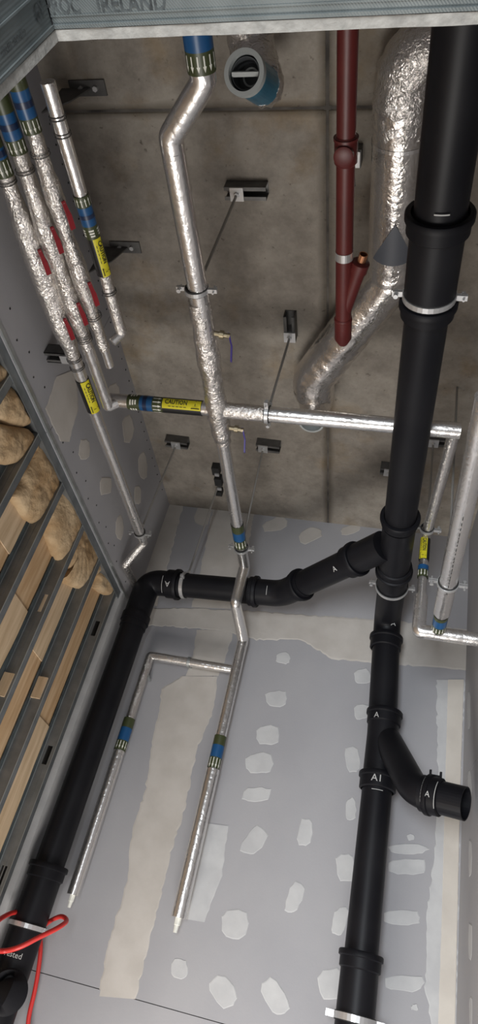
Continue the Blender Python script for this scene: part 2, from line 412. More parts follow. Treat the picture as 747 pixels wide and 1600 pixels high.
# concrete soffit of cast slabs with recessed joints
ceiling = structure('ceiling')
YJ, XS, g = 0.83, -0.285, 0.0022
for (x0, x1, y0, y1) in ((-1.3, XS - g, -0.2, YJ - g * 1.3), (XS + g, 0.6, -0.2, YJ - g * 1.3), (-1.3, XS - g * .6, YJ + g * 1.3, 2.9), (XS + g * .6, 0.6, YJ + g * 1.3, 2.9)):
    mb = MB(); b = 0.004
    lo = (x0, y0); hi = (x1, y1)
    vs = [(x0, y0, ZC + b), (x1, y0, ZC + b), (x1, y1, ZC + b), (x0, y1, ZC + b), (x0 + b, y0 + b, ZC), (x1 - b, y0 + b, ZC), (x1 - b, y1 - b, ZC), (x0 + b, y1 - b, ZC),
          (x0, y0, ZC + .2), (x1, y0, ZC + .2), (x1, y1, ZC + .2), (x0, y1, ZC + .2)]
    fs = [(7, 6, 5, 4), (0, 1, 5, 4), (1, 2, 6, 5), (2, 3, 7, 6), (3, 0, 4, 7), (8, 9, 10, 11), (0, 8, 9, 1), (1, 9, 10, 2), (2, 10, 11, 3), (3, 11, 8, 0)]
    mb.add(vs, fs); mb.build('concrete_slab', 'concrete', ceiling)
mb = MB(); mb.bb((-1.3, YJ - .012, ZC + .003), (.6, YJ + .012, ZC + .19)); mb.bb((XS - .01, -.2, ZC + .0015), (XS + .01, 2.9, ZC + .19)); build_split(mb, 'joint_grout', 'groove', ceiling)

floor = MB().bb((-3, -3, ZF - .1), (3, 3, ZF)).build('floor', 'floor'); floor['kind'] = 'structure'

# back wall: sheets with seams
wb = structure('wall_back')
def sheet(parent, lo, hi, mt='board'): return MB().bb(lo, hi).build('plasterboard_sheet', mt, parent)
t = 0.0125; e = 0.0012
sheet(wb, (-1.30, YB, 1.375 + e), (0.5, YB + t, ZC))
sheet(wb, (-1.30, YB, -0.05 + e), (-0.66 - e, YB + t, 1.375 - e))
sheet(wb, (-0.66 + e, YB, -0.05 + e), (0.5, YB + t, 1.375 - e))
sheet(wb, (-1.30, YB - .0015, ZF), (0.5, YB + t, -0.05 - e))
MB().bb((-1.3, YB + t, ZF), (.5, YB + .06, ZC)).build('stud_layer', 'shaft', wb)

# right wall
wr = structure('wall_right')
sheet(wr, (XR, -0.2, 0.85 + e), (XR + t, YB, ZC)); sheet(wr, (XR, YH1 + .013, ZF), (XR + t, YB, 0.85 - e))
MB().bb((XR + t, -.2, ZF), (XR + .06, YB, ZC)).build('stud_layer', 'shaft', wr)

# left wall: boarded above, open studs below
wl = structure('wall_left')
ZB = 1.362
sheet(wl, (XL - t, YH1 + .013, ZB), (XL, 1.55 - e, ZC)); sheet(wl, (XL - t, 1.55 + e, ZB), (XL, YB, ZC))
MB().bb((XL - .006, YH1 + .013, ZB - .002), (XL + .0015, YB, ZB + .012)).build('edge_bead', 'steel', wl)
mb = MB(); mb.bb((XL - .085, YH1 + .013, ZB - .03), (XL - .0135, YB, ZB + .02)); mb.bb((XL - .0135, YH1 + .013, ZB - .036), (XL - .011, YB, ZB - .002)); mb.build('head_track', 'stud', wl)
MB().bb((XL - .12, YH1 + .013, ZB + .02), (XL - .0135, YB, ZC)).build('stud_layer', 'shaft', wl)
# studs: C section, front flange, web with service holes
def stud(y, face=1, w=0.034, dpt=0.055, holes=()):
    """web stands on the camera side (face=-1) or far side of the flanges"""
    x0 = XL - 0.0135; yw = y - face * w / 2; mb = MB(); zt = ZB - .031
    mb.bb((x0 - .0012, y - w / 2, ZF), (x0, y + w / 2, zt)); mb.bb((x0 - dpt, y - w / 2, ZF), (x0 - dpt + .0012, y + w / 2, zt))
    zs = [ZF] + [q for h in sorted(holes) for q in (h - .035, h + .035)] + [zt]
    for k in range(0, len(zs), 2): mb.bb((x0 - dpt, yw - .0006, zs[k]), (x0, yw + .0006, zs[k + 1]))
    for h in holes:
        mb.bb((x0 - dpt, yw - .0006, h - .035), (x0 - dpt * .72, yw + .0006, h + .035)); mb.bb((x0 - dpt * .28, yw - .0006, h - .035), (x0, yw + .0006, h + .035))
    mb.bb((x0 - .007, y + face * w / 2 - .0006, ZF), (x0, y + face * w / 2 + .0006, zt))     # lip
    mb.bb((x0 - dpt * .5 - .002, yw - .0022 , ZF), (x0 - dpt * .5 + .002, yw - .0006, min(zt, (holes[0] - .04) if holes else zt)))  # pressed rib
    mb.bb((x0 - .0005, yw - .0022, ZF), (x0 + .0012, yw + .001, zt), 1); mb.bb((x0 - dpt - .001, yw - .0022, ZF), (x0 - dpt + .0016, yw - .0004, zt), 1)  # thin bright lines on the folds, highlight put into the colour
    return mb.build('stud', ['stud', 'stud_highlight'], wl)
SY = (0.535, 0.785, 1.035, 1.285, 1.535, 1.785, 2.035, 2.272, 2.53)
for y, hs in zip(SY, ((), (), (), (), (), (), (0.98,), (0.25,), (0.60, 1.14, 0.18))):
    stud(y, 1, .03, .045, holes=hs)
# corner board strip next to the last stud
MB().bb((XL - .03, 2.575, ZF), (XL, YB, ZB - .001)).build('corner_strip', 'filler_pale', wl)
# timber boards behind the studs
xb = XL - 0.0135 - 0.048
cutz = (0.3, 0.9, 0.5, 0.8, 0.62, 1.0, 0.93, 0.85, 0.7)
for k in range(len(SY)):
    ya = (SY[k - 1] if k else .32) - .02; yb_ = SY[k] - .034
    for j, (za, zb) in enumerate(((ZF, cutz[k]), (cutz[k], 1.36))):
        sk_ = .004 * ((k + j) % 2)
        MB().bb((xb - .018 - sk_, ya + .0015, za + .001), (xb - sk_, yb_ - .0015, zb - .001)).build('wooden_board', ('wood1', 'wood2')[(k + j) % 2], wl)
    # torn dark membrane strip between board and stud
    mb = MB(); n = 60; vs = []
    for q in range(n + 1):
        z_ = ZF + (1.36 - ZF) * q / n; w_ = .002 + .028 * max(0, noise.noise(V((k * 3.1, z_ * 2.2, 0)))) + .004 * noise.noise(V((k, z_ * 25, 0)))
        vs += [V((xb + .002, yb_ - w_, z_)), V((xb + .002, SY[k] - .014, z_)), V((xb - .001, SY[k] - .014, z_)), V((xb - .001, yb_ - w_, z_))]
    mb.add(vs, [(4 * q + a, 4 * q + (a + 1) % 4, 4 * q + 4 + (a + 1) % 4, 4 * q + 4 + a) for q in range(n) for a in range(4)]); mb.build('membrane_strip', 'membrane', wl)
mb = MB()
for (y_, z_) in ((2.02, .67), (2.255, .76), (2.265, 1.2)): MB().bb((xb + .004, y_ - .006, z_ - .04), (xb + .040, y_ + .012, z_ + .04)).build('timber_block', 'wood1', wl)
MB().bb((xb - .1, YH1, ZF), (xb - .03, YB + .1, ZC)).build('outer_liner', 'shaft', wl)

# front partition around the opening (inner lining, head track and jamb stud)
wf = structure('wall_front')
MB().bb((-1.3, YH1 - t, ZH), (0.6, YH1, ZC)).build('plasterboard_sheet', 'board', wf)
MB().bb((-1.3, YH1 - t, ZF), (XJ, YH1, ZH - e)).build('plasterboard_sheet', 'board', wf)
# ragged cut edge of the lining
def ragged(lo_, hi_, axis):
    mb = MB(); n = 90; vs = []
    for k in range(n + 1):
        f = k / n; j = 0.0022 * (noise.noise(V((f * 23, 0.3, axis))) + .5) + .0006
        if axis == 0:
            x = lo_ + (hi_ - lo_) * f; vs += [(x, YH1 - t + .0006, ZH - j * .6), (x, YH1 + .0004, ZH - j), (x, YH1 + .0005, ZH + .012), (x, YH1 - t + .0006, ZH + .012)]
        else:
            z = lo_ + (hi_ - lo_) * f; vs += [(XJ + j * .6, YH1 - t + .0006, z), (XJ + j, YH1 + .0004, z), (XJ - .012, YH1 + .0005, z), (XJ - .012, YH1 - t + .0006, z)]
    fs = [(4 * k + a, 4 * k + (a + 1) % 4, 4 * k + 4 + (a + 1) % 4, 4 * k + 4 + a) for k in range(n) for a in range(4)]
    mb.add(vs, fs); mb.build('cut_plaster_edge', 'plaster_edge', wf)
ragged(XJ, 0.5, 0); ragged(ZF, ZH - .002, 1)
def knurl_mat():
    K = mat('knurled_galvanised_steel', (0.10, 0.113, 0.113), 0.5, 0.5, col2=(0.145, 0.16, 0.158), nscale=18)
    nt = K.node_tree; b = nt.nodes['Principled BSDF']; tc = nt.nodes['Texture Coordinate']
    mp = nt.nodes.new('ShaderNodeMapping'); mp.inputs['Rotation'].default_value = (0, 0, .7); nt.links.new(tc.outputs['Object'], mp.inputs[0])
    w1 = nt.nodes.new('ShaderNodeTexWave'); w1.inputs['Scale'].default_value = 110; nt.links.new(mp.outputs[0], w1.inputs[0])
    bp = nt.nodes.new('ShaderNodeBump'); bp.inputs['Strength'].default_value = 0.2; bp.inputs['Distance'].default_value = .001
    nt.links.new(w1.outputs['Fac'], bp.inputs['Height']); nt.links.new(bp.outputs[0], b.inputs['Normal']); return K
M['knurl'] = knurl_mat()
# head track: web, raised rib and lips
mb = MB(); y0, y1 = YH0, YH1 - t
mb.bb((XJ, y0, ZH + .0012), (0.5, y1, ZH + .0024)); mb.bb((XJ, y1 - .0045, ZH - .0022), (0.5, y1 - .0005, ZH + .0012)); mb.bb((XJ, y0, ZH), (.5, y0 + .002, ZH + .04))
mb.bb((XJ, y1 - .0145, ZH + .0002), (.5, y1 - .0125, ZH + .0012)); mb.build('head_track', 'knurl', wf)
mb = MB(); mb.bb((XJ - .0024, y0, ZF), (XJ - .0012, y1, ZH)); mb.bb((XJ - .0012, y1 - .005, ZF), (XJ + .0022, y1 - .0005, ZH - .002)); mb.bb((XJ - .0012, y0 + .018, ZF), (XJ + .0012, y0 + .0205, ZH - .001)); mb.bb((XJ - .04, y0, ZF), (XJ, y0 + .002, ZH)); mb.build('jamb_stud', 'knurl', wf)
MB().bb((-1.3, y0 - .0125, ZF), (XJ - .001, y0 - .0003, 1.6)).build('outer_lining', 'filler_pale', wf)
MB().bb((XJ, y0 - .0125, ZH + .012), (.6, y0 - .0003, 1.6)).build('outer_lining', 'filler_pale', wf)
def plane_text(mb, text, org, right, up, size, nrm, bold=0.0, squash=1):
    vs, fs = glyphs(text, bold); mb.add([V(org) + V(right) * x * size * squash + V(up) * y_ * size + V(nrm) * .0006 for x, y_ in vs], fs)
M['stencil'] = mat('faded_black_stencil', (0.012, 0.014, 0.014), 0.8, col2=(0.06, 0.068, 0.068), nscale=90)
mb = MB()
pa, pb = at(72, 26, 'z', ZH), at(128, 22, 'z', ZH)
plane_text(mb, 'PROC', (pa + pb) / 2 + V((0, -.009, .0012)), (1, 0, 0), (0, -1, 0), 0.028, (0, 0, -1), .02, (pb.x - pa.x) / .028 / 2.75)
pa, pb = at(152, 22, 'z', ZH), at(262, 16, 'z', ZH)
plane_text(mb, 'IRELAND', (pa + pb) / 2 + V((0, -.008, .0012)), (1, 0, 0), (0, -1, 0), 0.028, (0, 0, -1), .02, (pb.x - pa.x) / .028 / 4.1)
mb.build('stencil_lettering', 'stencil', wf)
mb = MB()
pc = at(62, 20, 'x', XJ); plane_text(mb, 'GY', pc + V((0, 0, 0)), (0, 0, 1), (0, -1, 0), 0.024, (1, 0, 0), .03, .8)
pc = at(22, 66, 'x', XJ); plane_text(mb, 'IRELAND', pc, (0, 0, 1), (0, -1, 0), 0.011, (1, 0, 0), .01, 1.5)
mb.build('stencil_lettering', 'stencil', wf)

# filler on the walls -------------------------------------------------------
BW = ('y', YB - .0004); LW = ('x', XL + .0004); RW = ('x', XR - .0004)
def blob(cx, cy, w, h, rot=0, plane=BW, mt='filler_pale', dep=0.0009, n=9, parent=None):
    P = []
    for k in range(n):
        a = 2 * math.pi * k / n; rr = random.uniform(.86, 1.12)
        ex = abs(math.cos(a)) ** .7 * (1 if math.cos(a) > 0 else -1); ey = abs(math.sin(a)) ** .7 * (1 if math.sin(a) > 0 else -1)
        x, y_ = w / 2 * ex * rr, h / 2 * ey * rr; c, s_ = math.cos(rot), math.sin(rot); P.append((cx + x * c - y_ * s_, cy + x * s_ + y_ * c))
    return polyline_patch('filler_patch', P, plane, dep, mt, parent or (wb if plane is BW else wl if plane is LW else wr), jag=0.002, n=2)
for a in ((443, 1028, 24, 20), (432, 1091, 34, 26), (418, 1148, 38, 30), (404, 1193, 44, 34), (402, 1242, 46, 22), (397, 1315, 30, 50, .6), (477, 1300, 22, 44, .1), (461, 1402, 26, 54, .35), (367, 1443, 48, 52),
          (280, 1513, 26, 34), (348, 1550, 36, 50, -.5), (430, 1558, 34, 66, -.4), (567, 1057, 30, 24), (565, 1112, 24, 26), (551, 1188, 24, 42, -.15), (548, 1265, 18, 36), (541, 1355, 30, 50), (530, 1440, 22, 50, .3),
          (520, 1540, 44, 50), (638, 1327, 60, 17), (638, 1354, 58, 26), (630, 1433, 58, 26), (634, 1536, 62, 28), (642, 1308, 12, 10), (648, 1574, 12, 10)):
    blob(*a)
for a in ((430, 820, 38, 20, -.3), (484, 836, 38, 22, -.4), (548, 828, 34, 14, -.3), (318, 803, 26, 36, .3)): blob(*a, mt='filler')
strip_patch('taped_joint', [(305, 1284), (296, 1360), (286, 1436)], [(357, 1290), (346, 1370), (318, 1440)], BW, .0009, 'filler_pale', wb)
strip_patch('taped_joint', [(285, 1056), (252, 1076), (250, 1100), (238, 1160), (226, 1240), (207, 1290), (198, 1380), (170, 1470), (152, 1558)],
            [(340, 1056), (334, 1110), (308, 1170), (290, 1260), (268, 1330), (246, 1420), (226, 1500), (212, 1562)], BW, .0012, 'filler', wb)
strip_patch('taped_joint', [(205, 950), (300, 950), (400, 955), (500, 962), (600, 968), (735, 985)], [(200, 975), (280, 980), (345, 985), (400, 1000), (470, 1000), (520, 1030), (640, 1040), (731, 1048)], BW, .0012, 'filler', wb)
strip_patch('taped_joint', [(252, 776), (232, 850), (205, 945)], [(288, 784), (268, 860), (245, 948)], BW, .0010, 'filler', wb)
strip_patch('taped_joint', [(334, 786), (322, 850), (300, 948)], [(398, 798), (385, 870), (366, 952)], BW, .0010, 'filler', wb)
strip_patch('taped_joint', [(307, 985), (303, 1020), (290, 1056)], [(366, 985), (355, 1020), (342, 1056)], BW, .0010, 'filler', wb)
strip_patch('corner_filler', [(682, 1062), (684, 1200), (680, 1330), (668, 1420), (664, 1540), (674, 1600)], [(727, 1062), (720, 1200), (716, 1400), (713, 1600)], BW, .0010, 'filler_pale', wb)
strip_patch('corner_filler', [(700, 1062), (695, 1250), (690, 1440), (684, 1620)], [(725, 1062), (719, 1250), (715, 1440), (711, 1620)], ('y', YB - .0012), .0012, 'cream', wb, jag=.0006)
for a in ((132, 702, 18, 32), (165, 759, 20, 30), (200, 670, 18, 45), (223, 728, 14, 45), (187, 824, 13, 40), (178, 620, 20, 40), (215, 775, 12, 30)): blob(*a, plane=LW, mt='filler')
strip_patch('taped_joint', [(88, 590), (70, 640), (95, 690)], [(120, 575), (122, 640), (108, 690)], LW, .0009, 'filler', wl)
for a in ((733, 1110, 5, 60), (734, 1230, 6, 50), (735, 1340, 5, 60), (735, 1470, 6, 60), (736, 1580, 5, 50)): blob(*a, plane=RW, mt='filler_pale')
mb = MB()
for k in range(26):
    y_ = 0.9 + k * 0.075 + random.uniform(-.012, .012); z_ = ZB + .045 + (k % 2) * .03
    mb.tube([(XL - .001, y_, z_), (XL + .0012, y_, z_)], .0035, 8)
mb.build('screw_heads', 'ink', wl)['kind'] = 'stuff'
mb = MB()
for k in range(30): mb.tube([(XL - .001, 0.85 + k * .06, ZC - .03 + random.uniform(-.005, .005)), (XL + .0012, 0.85 + k * .06, ZC - .03)], .003, 8)
mb.build('screw_heads', 'ink', wl)['kind'] = 'stuff'

# ================================================================== BLACK DRAINAGE
def pipe_part(parent, path, r, name='pipe_section', mt='black', seg=36): return MB().tube(path, r, seg).build(name, mt, parent)
def collar(parent, c, axis, r, ln=0.055, name='coupling', rim=True):
    c, a = V(c), V(axis).normalized(); L = ln / 2
    prof = [(-L, r + .001), (-L, r + .011), (-L + .003, r + .0135), (-L + .016, r + .0135), (-L + .019, r + .008), (L - .004, r + .008), (L, r + .003), (L, r + .001)] if rim else \
           [(-L, r + .001), (-L, r + .006), (L, r + .006), (L, r + .001)]
    return MB().tube([c + a * s for s, _ in prof], [q for _, q in prof], 36, caps=False).build(name, 'black_collar', parent)
R_ = 0.055; ZS = 1.45; XSK = 0.045
stack = thing('drainpipe', 'thick black drainpipe running overhead from the opening, then dropping down the back wall', 'pipe', (0.06, 2.62, ZF))
S0, S1 = V((0.035, 0.10, ZS)), V((0.042, 1.96, ZS)); SB = V((0.046, 2.625, ZS - .01)); D0 = V((0.072, 2.628, 0.9)); D1 = V((0.075, 2.63, ZF + .005))
# keep the near end inside the shaft (behind the front lining)
S0 = V((0.035, 0.315, ZS))
k1 = along(S0, S1, 690, 340); pk1 = S0.lerp(S1, k1); k2 = along(S0, S1, 670, 480); pk2 = S0.lerp(S1, k2)
pipe_part(stack, [S0, pk1], R_ + .002); pipe_part(stack, [pk1, pk2], R_ + .006); pipe_part(stack, [pk2, S1], R_ - .001)
ax = (S1 - S0).normalized()
collar(stack, pk1 + ax * .01, ax, R_ + .007, 0.05); collar(stack, pk2, ax, R_ + .002, .045, rim=True)
wye0, wye1 = V((0.044, 1.98, ZS)), V((0.046, 2.36, ZS - .005))
pipe_part(stack, [S1, wye1], R_ + .003, 'wye_fitting')
collar(stack, S0.lerp(S1, along(S0, S1, 622, 812)), ax, R_, .045)
collar(stack, V((.046, at(619, 888, 'z', ZS).y, ZS - .003)), -ax, R_ + .002, 0.05, rim=True)
pipe_part(stack, fillet([wye1, SB, D0], 0.09, 10), R_, 'bend')
col_c = V((0.049, 2.627, ZS - .09)); collar(stack, V((0.05, 2.626, 1.33)), (0, 0, -1), R_, .06)
cB = D0.lerp(D1, 0)
pipe_part(stack, [D0 + V((0, 0, .01)), D1], R_ - .001)
def on_drop(px, py):
    p = at(px, py, 'y', 2.629); return V((0.073, 2.629, p.z))
for (px, py, ln, r9) in ((597, 1122, .055, R_ + .001), (586, 1222, .06, R_ + .003), (560, 1502, .05, R_ + .003)): collar(stack, on_drop(px, py), (0, 0, -1), r9, ln)
dz = on_drop(556, 1530).z; pipe_part(stack, [V((0.073, 2.629, dz + .03)), V((0.073, 2.629, -.7))], R_ + .005)
pipe_part(stack, [on_drop(597, 1122), on_drop(586, 1222)], R_ + .003, 'wye_fitting')
# side outlet of the lower wye
O0 = V((0.085, 2.63, on_drop(598, 1150).z)); O1 = at(648, 1236, 'y', 2.45); O2 = at(728, 1256, 'y', 2.38)
op = fillet([O0, O1, O2], .11, 10)
pipe_part(stack, op[:-1] + [O1.lerp(O2, .42)], R_ - .002, 'outlet_branch')
od = (O2 - O1).normalized()
MB().shell(O1.lerp(O2, .3), O2, R_ - .002, R_ - .006, 36).build('outlet_stub', 'black', stack)
cc = collar(stack, O1.lerp(O2, .40), od, R_ - .002, .05); collar(stack, O1.lerp(O2, .22), od, R_ - .002, .02, rim=False)
up_ = V((0, 0, 1)); mb = MB()
for s_ in (-.018, .018): mb.box(O1.lerp(O2, .40) + od * s_ + up_ * (R_ + .016), (.007, .012, .022))
mb.box(O1.lerp(O2, .40) + up_ * (R_ + .01), (.034, .012, .006)); mb.build('outlet_lug', 'black_collar', stack)
# maker's and fitter's marks in white
def marks(parent, A, B, r, items):
    cy = Cyl(A, B, r + .0004); mb = MB()
    for it in items:
        if it[0] == 'ring': sleeve(mb, cy, it[1], it[1] + it[4] if len(it) > 4 else it[1] + .003, .0008, 0, 10, it[2], it[3])
        else: wrap_text(mb, cy, it[1], it[2], it[3], it[4], it[5] if len(it) > 5 else False, it[6] if len(it) > 6 else 1, .001, bold=0)
    return build_split(mb, 'marker_writing', 'chalk', parent)
L01 = (S1 - S0).length
sk = lambda px, py: along(S0, S1, px, py) * L01
marks(stack, S0, S1, R_ + .006, [('ring', sk(697, 312), -.012, .02), ('ring', sk(692, 350) , -.02, .012), ])
Z0, Z1 = V((0.073, 2.629, 1.3)), V((0.073, 2.629, -.6))
sz = lambda px, py: 1.3 - on_drop(px, py).z
marks(stack, Z0, Z1, R_ + .0145, [('text', 'A1', sz(586, 1224), -.005, .035, False, -1), ('text', 'A', sz(597, 1128), -.03, .03, False, -1), ('text', 'A', sz(600, 985), 0, .03, False, -1), ('ring', sz(580, 1240), -.02, .02, .002), ('ring', sz(560, 1492), -.005, .02, .002)])
marks(stack, O1, O2, R_ + .0085, [('ring', .045, -.03, .06, .002), ('ring', .09, -.04, .05, .002), ('text', 'A', .068, 0, .025, True)])

# left-hand branch, cross run and drop
left = thing('drainpipe', 'black drainpipe with rounded elbow crossing the back wall and dropping down its left end', 'pipe', (-1.0, 2.6, ZF))
B0 = V((0.0, 2.095, ZS)); B1 = at(440, 927, 'z', ZS); B2 = V(at(243, 908, 'z', ZS - .0)); B1 = V((B1.x, 2.55, ZS)); 
BE = V((-1.03, 2.61, ZS)); BD = V((-1.042, 2.625, -.03)); BD2 = V((-.965, 2.63, -.9))
d01 = (B1 - B0).normalized()
pipe_part(left, [B0, B0.lerp(B1, .25)], R_ + .003, 'wye_arm'); pipe_part(left, [B0.lerp(B1, .24), B0.lerp(B1, .8)], R_ - .001)
collar(left, B0.lerp(B1, .27), d01, R_ + .001, .055)
bend = fillet([B0.lerp(B1, .74), B1, B1.lerp(BE, .3)], .12, 10); pipe_part(left, bend, R_ + .002, 'bend')
collar(left, B0.lerp(B1, .8), d01, R_ + .001, .04); collar(left, B1.lerp(BE, .2), BE - B1, R_ + .001, .04)
pipe_part(left, [B1.lerp(BE, .2), B1.lerp(BE, .86)], R_ - .001)
collar(left, B1.lerp(BE, .80), BE - B1, R_ + .002, .06)
bend = fillet([B1.lerp(BE, .78), BE, BE.lerp(BD, .16)], .10, 12); pipe_part(left, bend, R_ + .003, 'elbow')
collar(left, BE.lerp(BD, .13), BD - BE, R_ + .002, .035, rim=False)
pipe_part(left, [BE.lerp(BD, .14), BD], R_ - .001)
tl = along(BE, BD, 72, 1362); collar(left, BE.lerp(BD, tl), BD - BE, R_ + .003, .05)
pipe_part(left, [BE.lerp(BD, tl + .01), BD + (BD - BE) * .5], R_ + .005)
# access cap near the foot
pc = at(4, 1548, 'y', 2.54); bd_ = (BD - BE).normalized(); ac = BE + bd_ * ((pc.z - BE.z) / bd_.z)
fd = (V((pc.x + .02, pc.y, pc.z)) - ac); fd = (fd - bd_ * fd.dot(bd_)).normalized()
mb = MB(); prof = [(.0, .052), (.060, .052), (.060, .064), (.070, .064), (.073, .060), (.0735, .042), (.071, .038), (.071, .001)]
mb.tube([ac + fd * s_ for s_, _ in prof], [q for _, q in prof], 36, caps=False); cap = mb.build('access_cap', 'black_collar', left)
mb = MB(); mb.tube([ac + fd * .070, ac + fd * .079], [.012, .010], 6); 
for k in range(3):
    a = k * 2.09; vx = bd_.cross(fd) * math.cos(a) + bd_ * math.sin(a); mb.box(ac + fd * .075 + vx * .014, (.024, .007, .008), (vx, fd.cross(vx), fd))
mb.build('cap_wings', 'black_collar', cap)
marks(left, B1, BE, R_ + .0125, [('text', 'A', .505, 0, .035, True), ('ring', .53, -.035, .045, .002), ('ring', .05, -.03, .01, .002)])
marks(left, B0, B1, R_ + .007, [('ring', .17, -.055, .055, .003), ('text', 'A', .215, 0, .03, True, -1), ('text', 'S', .48, 0, .025, True, -1)])
cyc = Cyl(BE, BD, R_ + .0065); mb = MB(); ss = along(BE, BD, 26, 1492) * (BD - BE).length
wrap_text(mb, cyc, 'Tested', ss, -.018, .024, False, -1, .001, bold=.0); mb.build('marker_writing', 'chalk', left)
MB().add([ac + V((0, 0, 0))], []) 

# clamps of the black pipes: each hangs from the slab on its own rod
def hanger(label, group, c, axis, r, top_z=ZC - .001, chan=None, ear=V((1, 0, 0)), w=.016, lean=(0, 0), rod=True, cat='pipe hanger'):
    """channel on the slab, washer, threaded rod and ring clamp round a pipe at c"""
    c = V(c); top = V((c.x + lean[0], c.y + lean[1], top_z)); h = thing('pipe_hanger', label, cat, top, group)
    ring_clamp(h, c, axis, r, w, (ear,))
    zb = c.z + r + .004
    if rod:
        zt = top_z - (.041 if chan else 0)
        MB().tube([V((c.x, c.y, zb)), V((top.x, top.y, zt - .006 if chan else zt))], .0042, 10).build('threaded_rod', 'rod', h)
        MB().tube([V((c.x, c.y, zb - .002)), V((c.x, c.y, zb + .018))], .008, 6, smooth=False).build('hex_nut', 'zinc', h)
    if chan: channel(h, top, *chan)
    return h
def channel(parent, top, ln, rot, off=0.0, washer=True, mt='dark_steel', w=.041, hgt=.041):
    ca_, sa_ = math.cos(rot), math.sin(rot); X = V((ca_, sa_, 0)); Y = V((-sa_, ca_, 0)); Z = V((0, 0, 1)); c = V(top) + X * off; A = (X, Y, Z); mb = MB(); th = .003
    mb.box(c - Z * th / 2, (ln, w, th), A)
    for s_ in (-1, 1):
        mb.box(c - Z * hgt / 2 + Y * s_ * (w - th) / 2, (ln, th, hgt), A); mb.box(c - Z * (hgt - th / 2) + Y * s_ * (w / 2 - .006), (ln, .011, th), A)
    ch = mb.build('channel', mt, parent)
    if washer:
        MB().box(V(top) - Z * (hgt + .003), (.042, .042, .005), A).build('square_washer', 'zinc', parent)
        MB().tube([V(top) - Z * (hgt + .005), V(top) - Z * (hgt + .014)], .009, 6, smooth=False).build('hex_nut', 'zinc', parent)
    return ch
G = None
sc = at(672, 455, 'z', ZS)
hanger('white zinc ring clamp on the thick black overhead pipe, below its near coupling', G, S0.lerp(S1, along(S0, S1, 674, 462)), ax, R_ + .003, w=.014)
hanger('ring clamp round the black pipe just past its branch, at the back', G, V((.046, at(616, 914, 'z', ZS).y, ZS - .004)), (0, 1, 0), R_ + .004, w=.013)
pc = at(289, 915, 'z', ZS); tt = along(B1, BE, 289, 915); hc = B1.lerp(BE, tt)
st5 = at(343, 752, 'z', ZC)
h = hanger('white ring clamp and long rod holding the black cross pipe beside its elbow', G, hc, BE - B1, R_ - .001, ear=V((0, 1, 0)), lean=(st5.x - hc.x, st5.y - hc.y), w=.016)
# small black channel clips at its top
mb = MB()
for (px, py) in ((338, 733), (342, 750)):
    q = at(px, py, 'z', ZC - .02); mb.box(q, (.035, .05, .036))
q = at(343, 768, 'z', ZC - .02); mb.box(q, (.03, .03, .036)); build_split(mb, 'channel', 'rubber', h)
mb = MB()
for (px, py) in ((339, 742), (343, 764)):
    q = at(px, py, 'z', ZC - .042); mb.box(q, (.02, .018, .006))
build_split(mb, 'square_washer', 'zinc', h)
def wall_clamp(label, c, axis, r, w, to, ear=V((1, 0, 0))):
    h = thing('wall_clamp', label, 'pipe clamp', to); ring_clamp(h, c, axis, r, w, (ear,))
    d = (V(to) - V(c)).normalized(); MB().tube([V(c) + d * (r + .003), V(to)], .005, 8).build('threaded_rod', 'zinc', h)
    MB().tube([V(to) - d * .004, V(to)], .02, 16).build('base_disc', 'zinc', h); return h
tc_ = along(BE, BD, 45, 1448); cc_ = BE.lerp(BD, tc_); wall_clamp('zinc ring clamp on the left black drop, behind the red cable loop', cc_, BD - BE, R_ + .005, .014, (cc_.x, YB, cc_.z))
q = on_drop(545, 1590); wall_clamp('bright zinc ring clamp at the foot of the right black drop', q, (0, 0, 1), R_ + .005, .018, (q.x, YB, q.z))

# ================================================================== LAGGED PIPES
ZP = 1.53
def lag(parent, path, r, name='pipe_lagging', mt='foil', wob=0.0004, step=.012, seg=24, wf_=35, rad=None):
    P = dense(path, step); R = [r] * len(P) if rad is None else [rad(i / (len(P) - 1)) for i in range(len(P))]
    return MB().tube(P, R, seg, wob=wob, wfreq=wf_).build(name, mt, parent)
def seam(parent, A, B, r, t=.0, ln=None):
    """raised overlap strip of the foil along the pipe"""
    cy = Cyl(A, B, r); mb = MB(); sleeve(mb, cy, .005, cy.L - .005, .0012, 0, 3, t, t + r * .5); return mb.build('foil_overlap', 'foil', parent)
def wires(parent, A, B, r, ss, n=2):
    cy = Cyl(A, B, r); mb = MB()
    for s_ in ss:
        for k in range(n):
            pts = [cy.p(s_ + k * .007, 2 * math.pi * r * j / 24, .0012) for j in range(25)]; mb.tube(pts, .0011, 6, caps=False)
    return build_split(mb, 'binding_wire', 'dark_steel', parent)
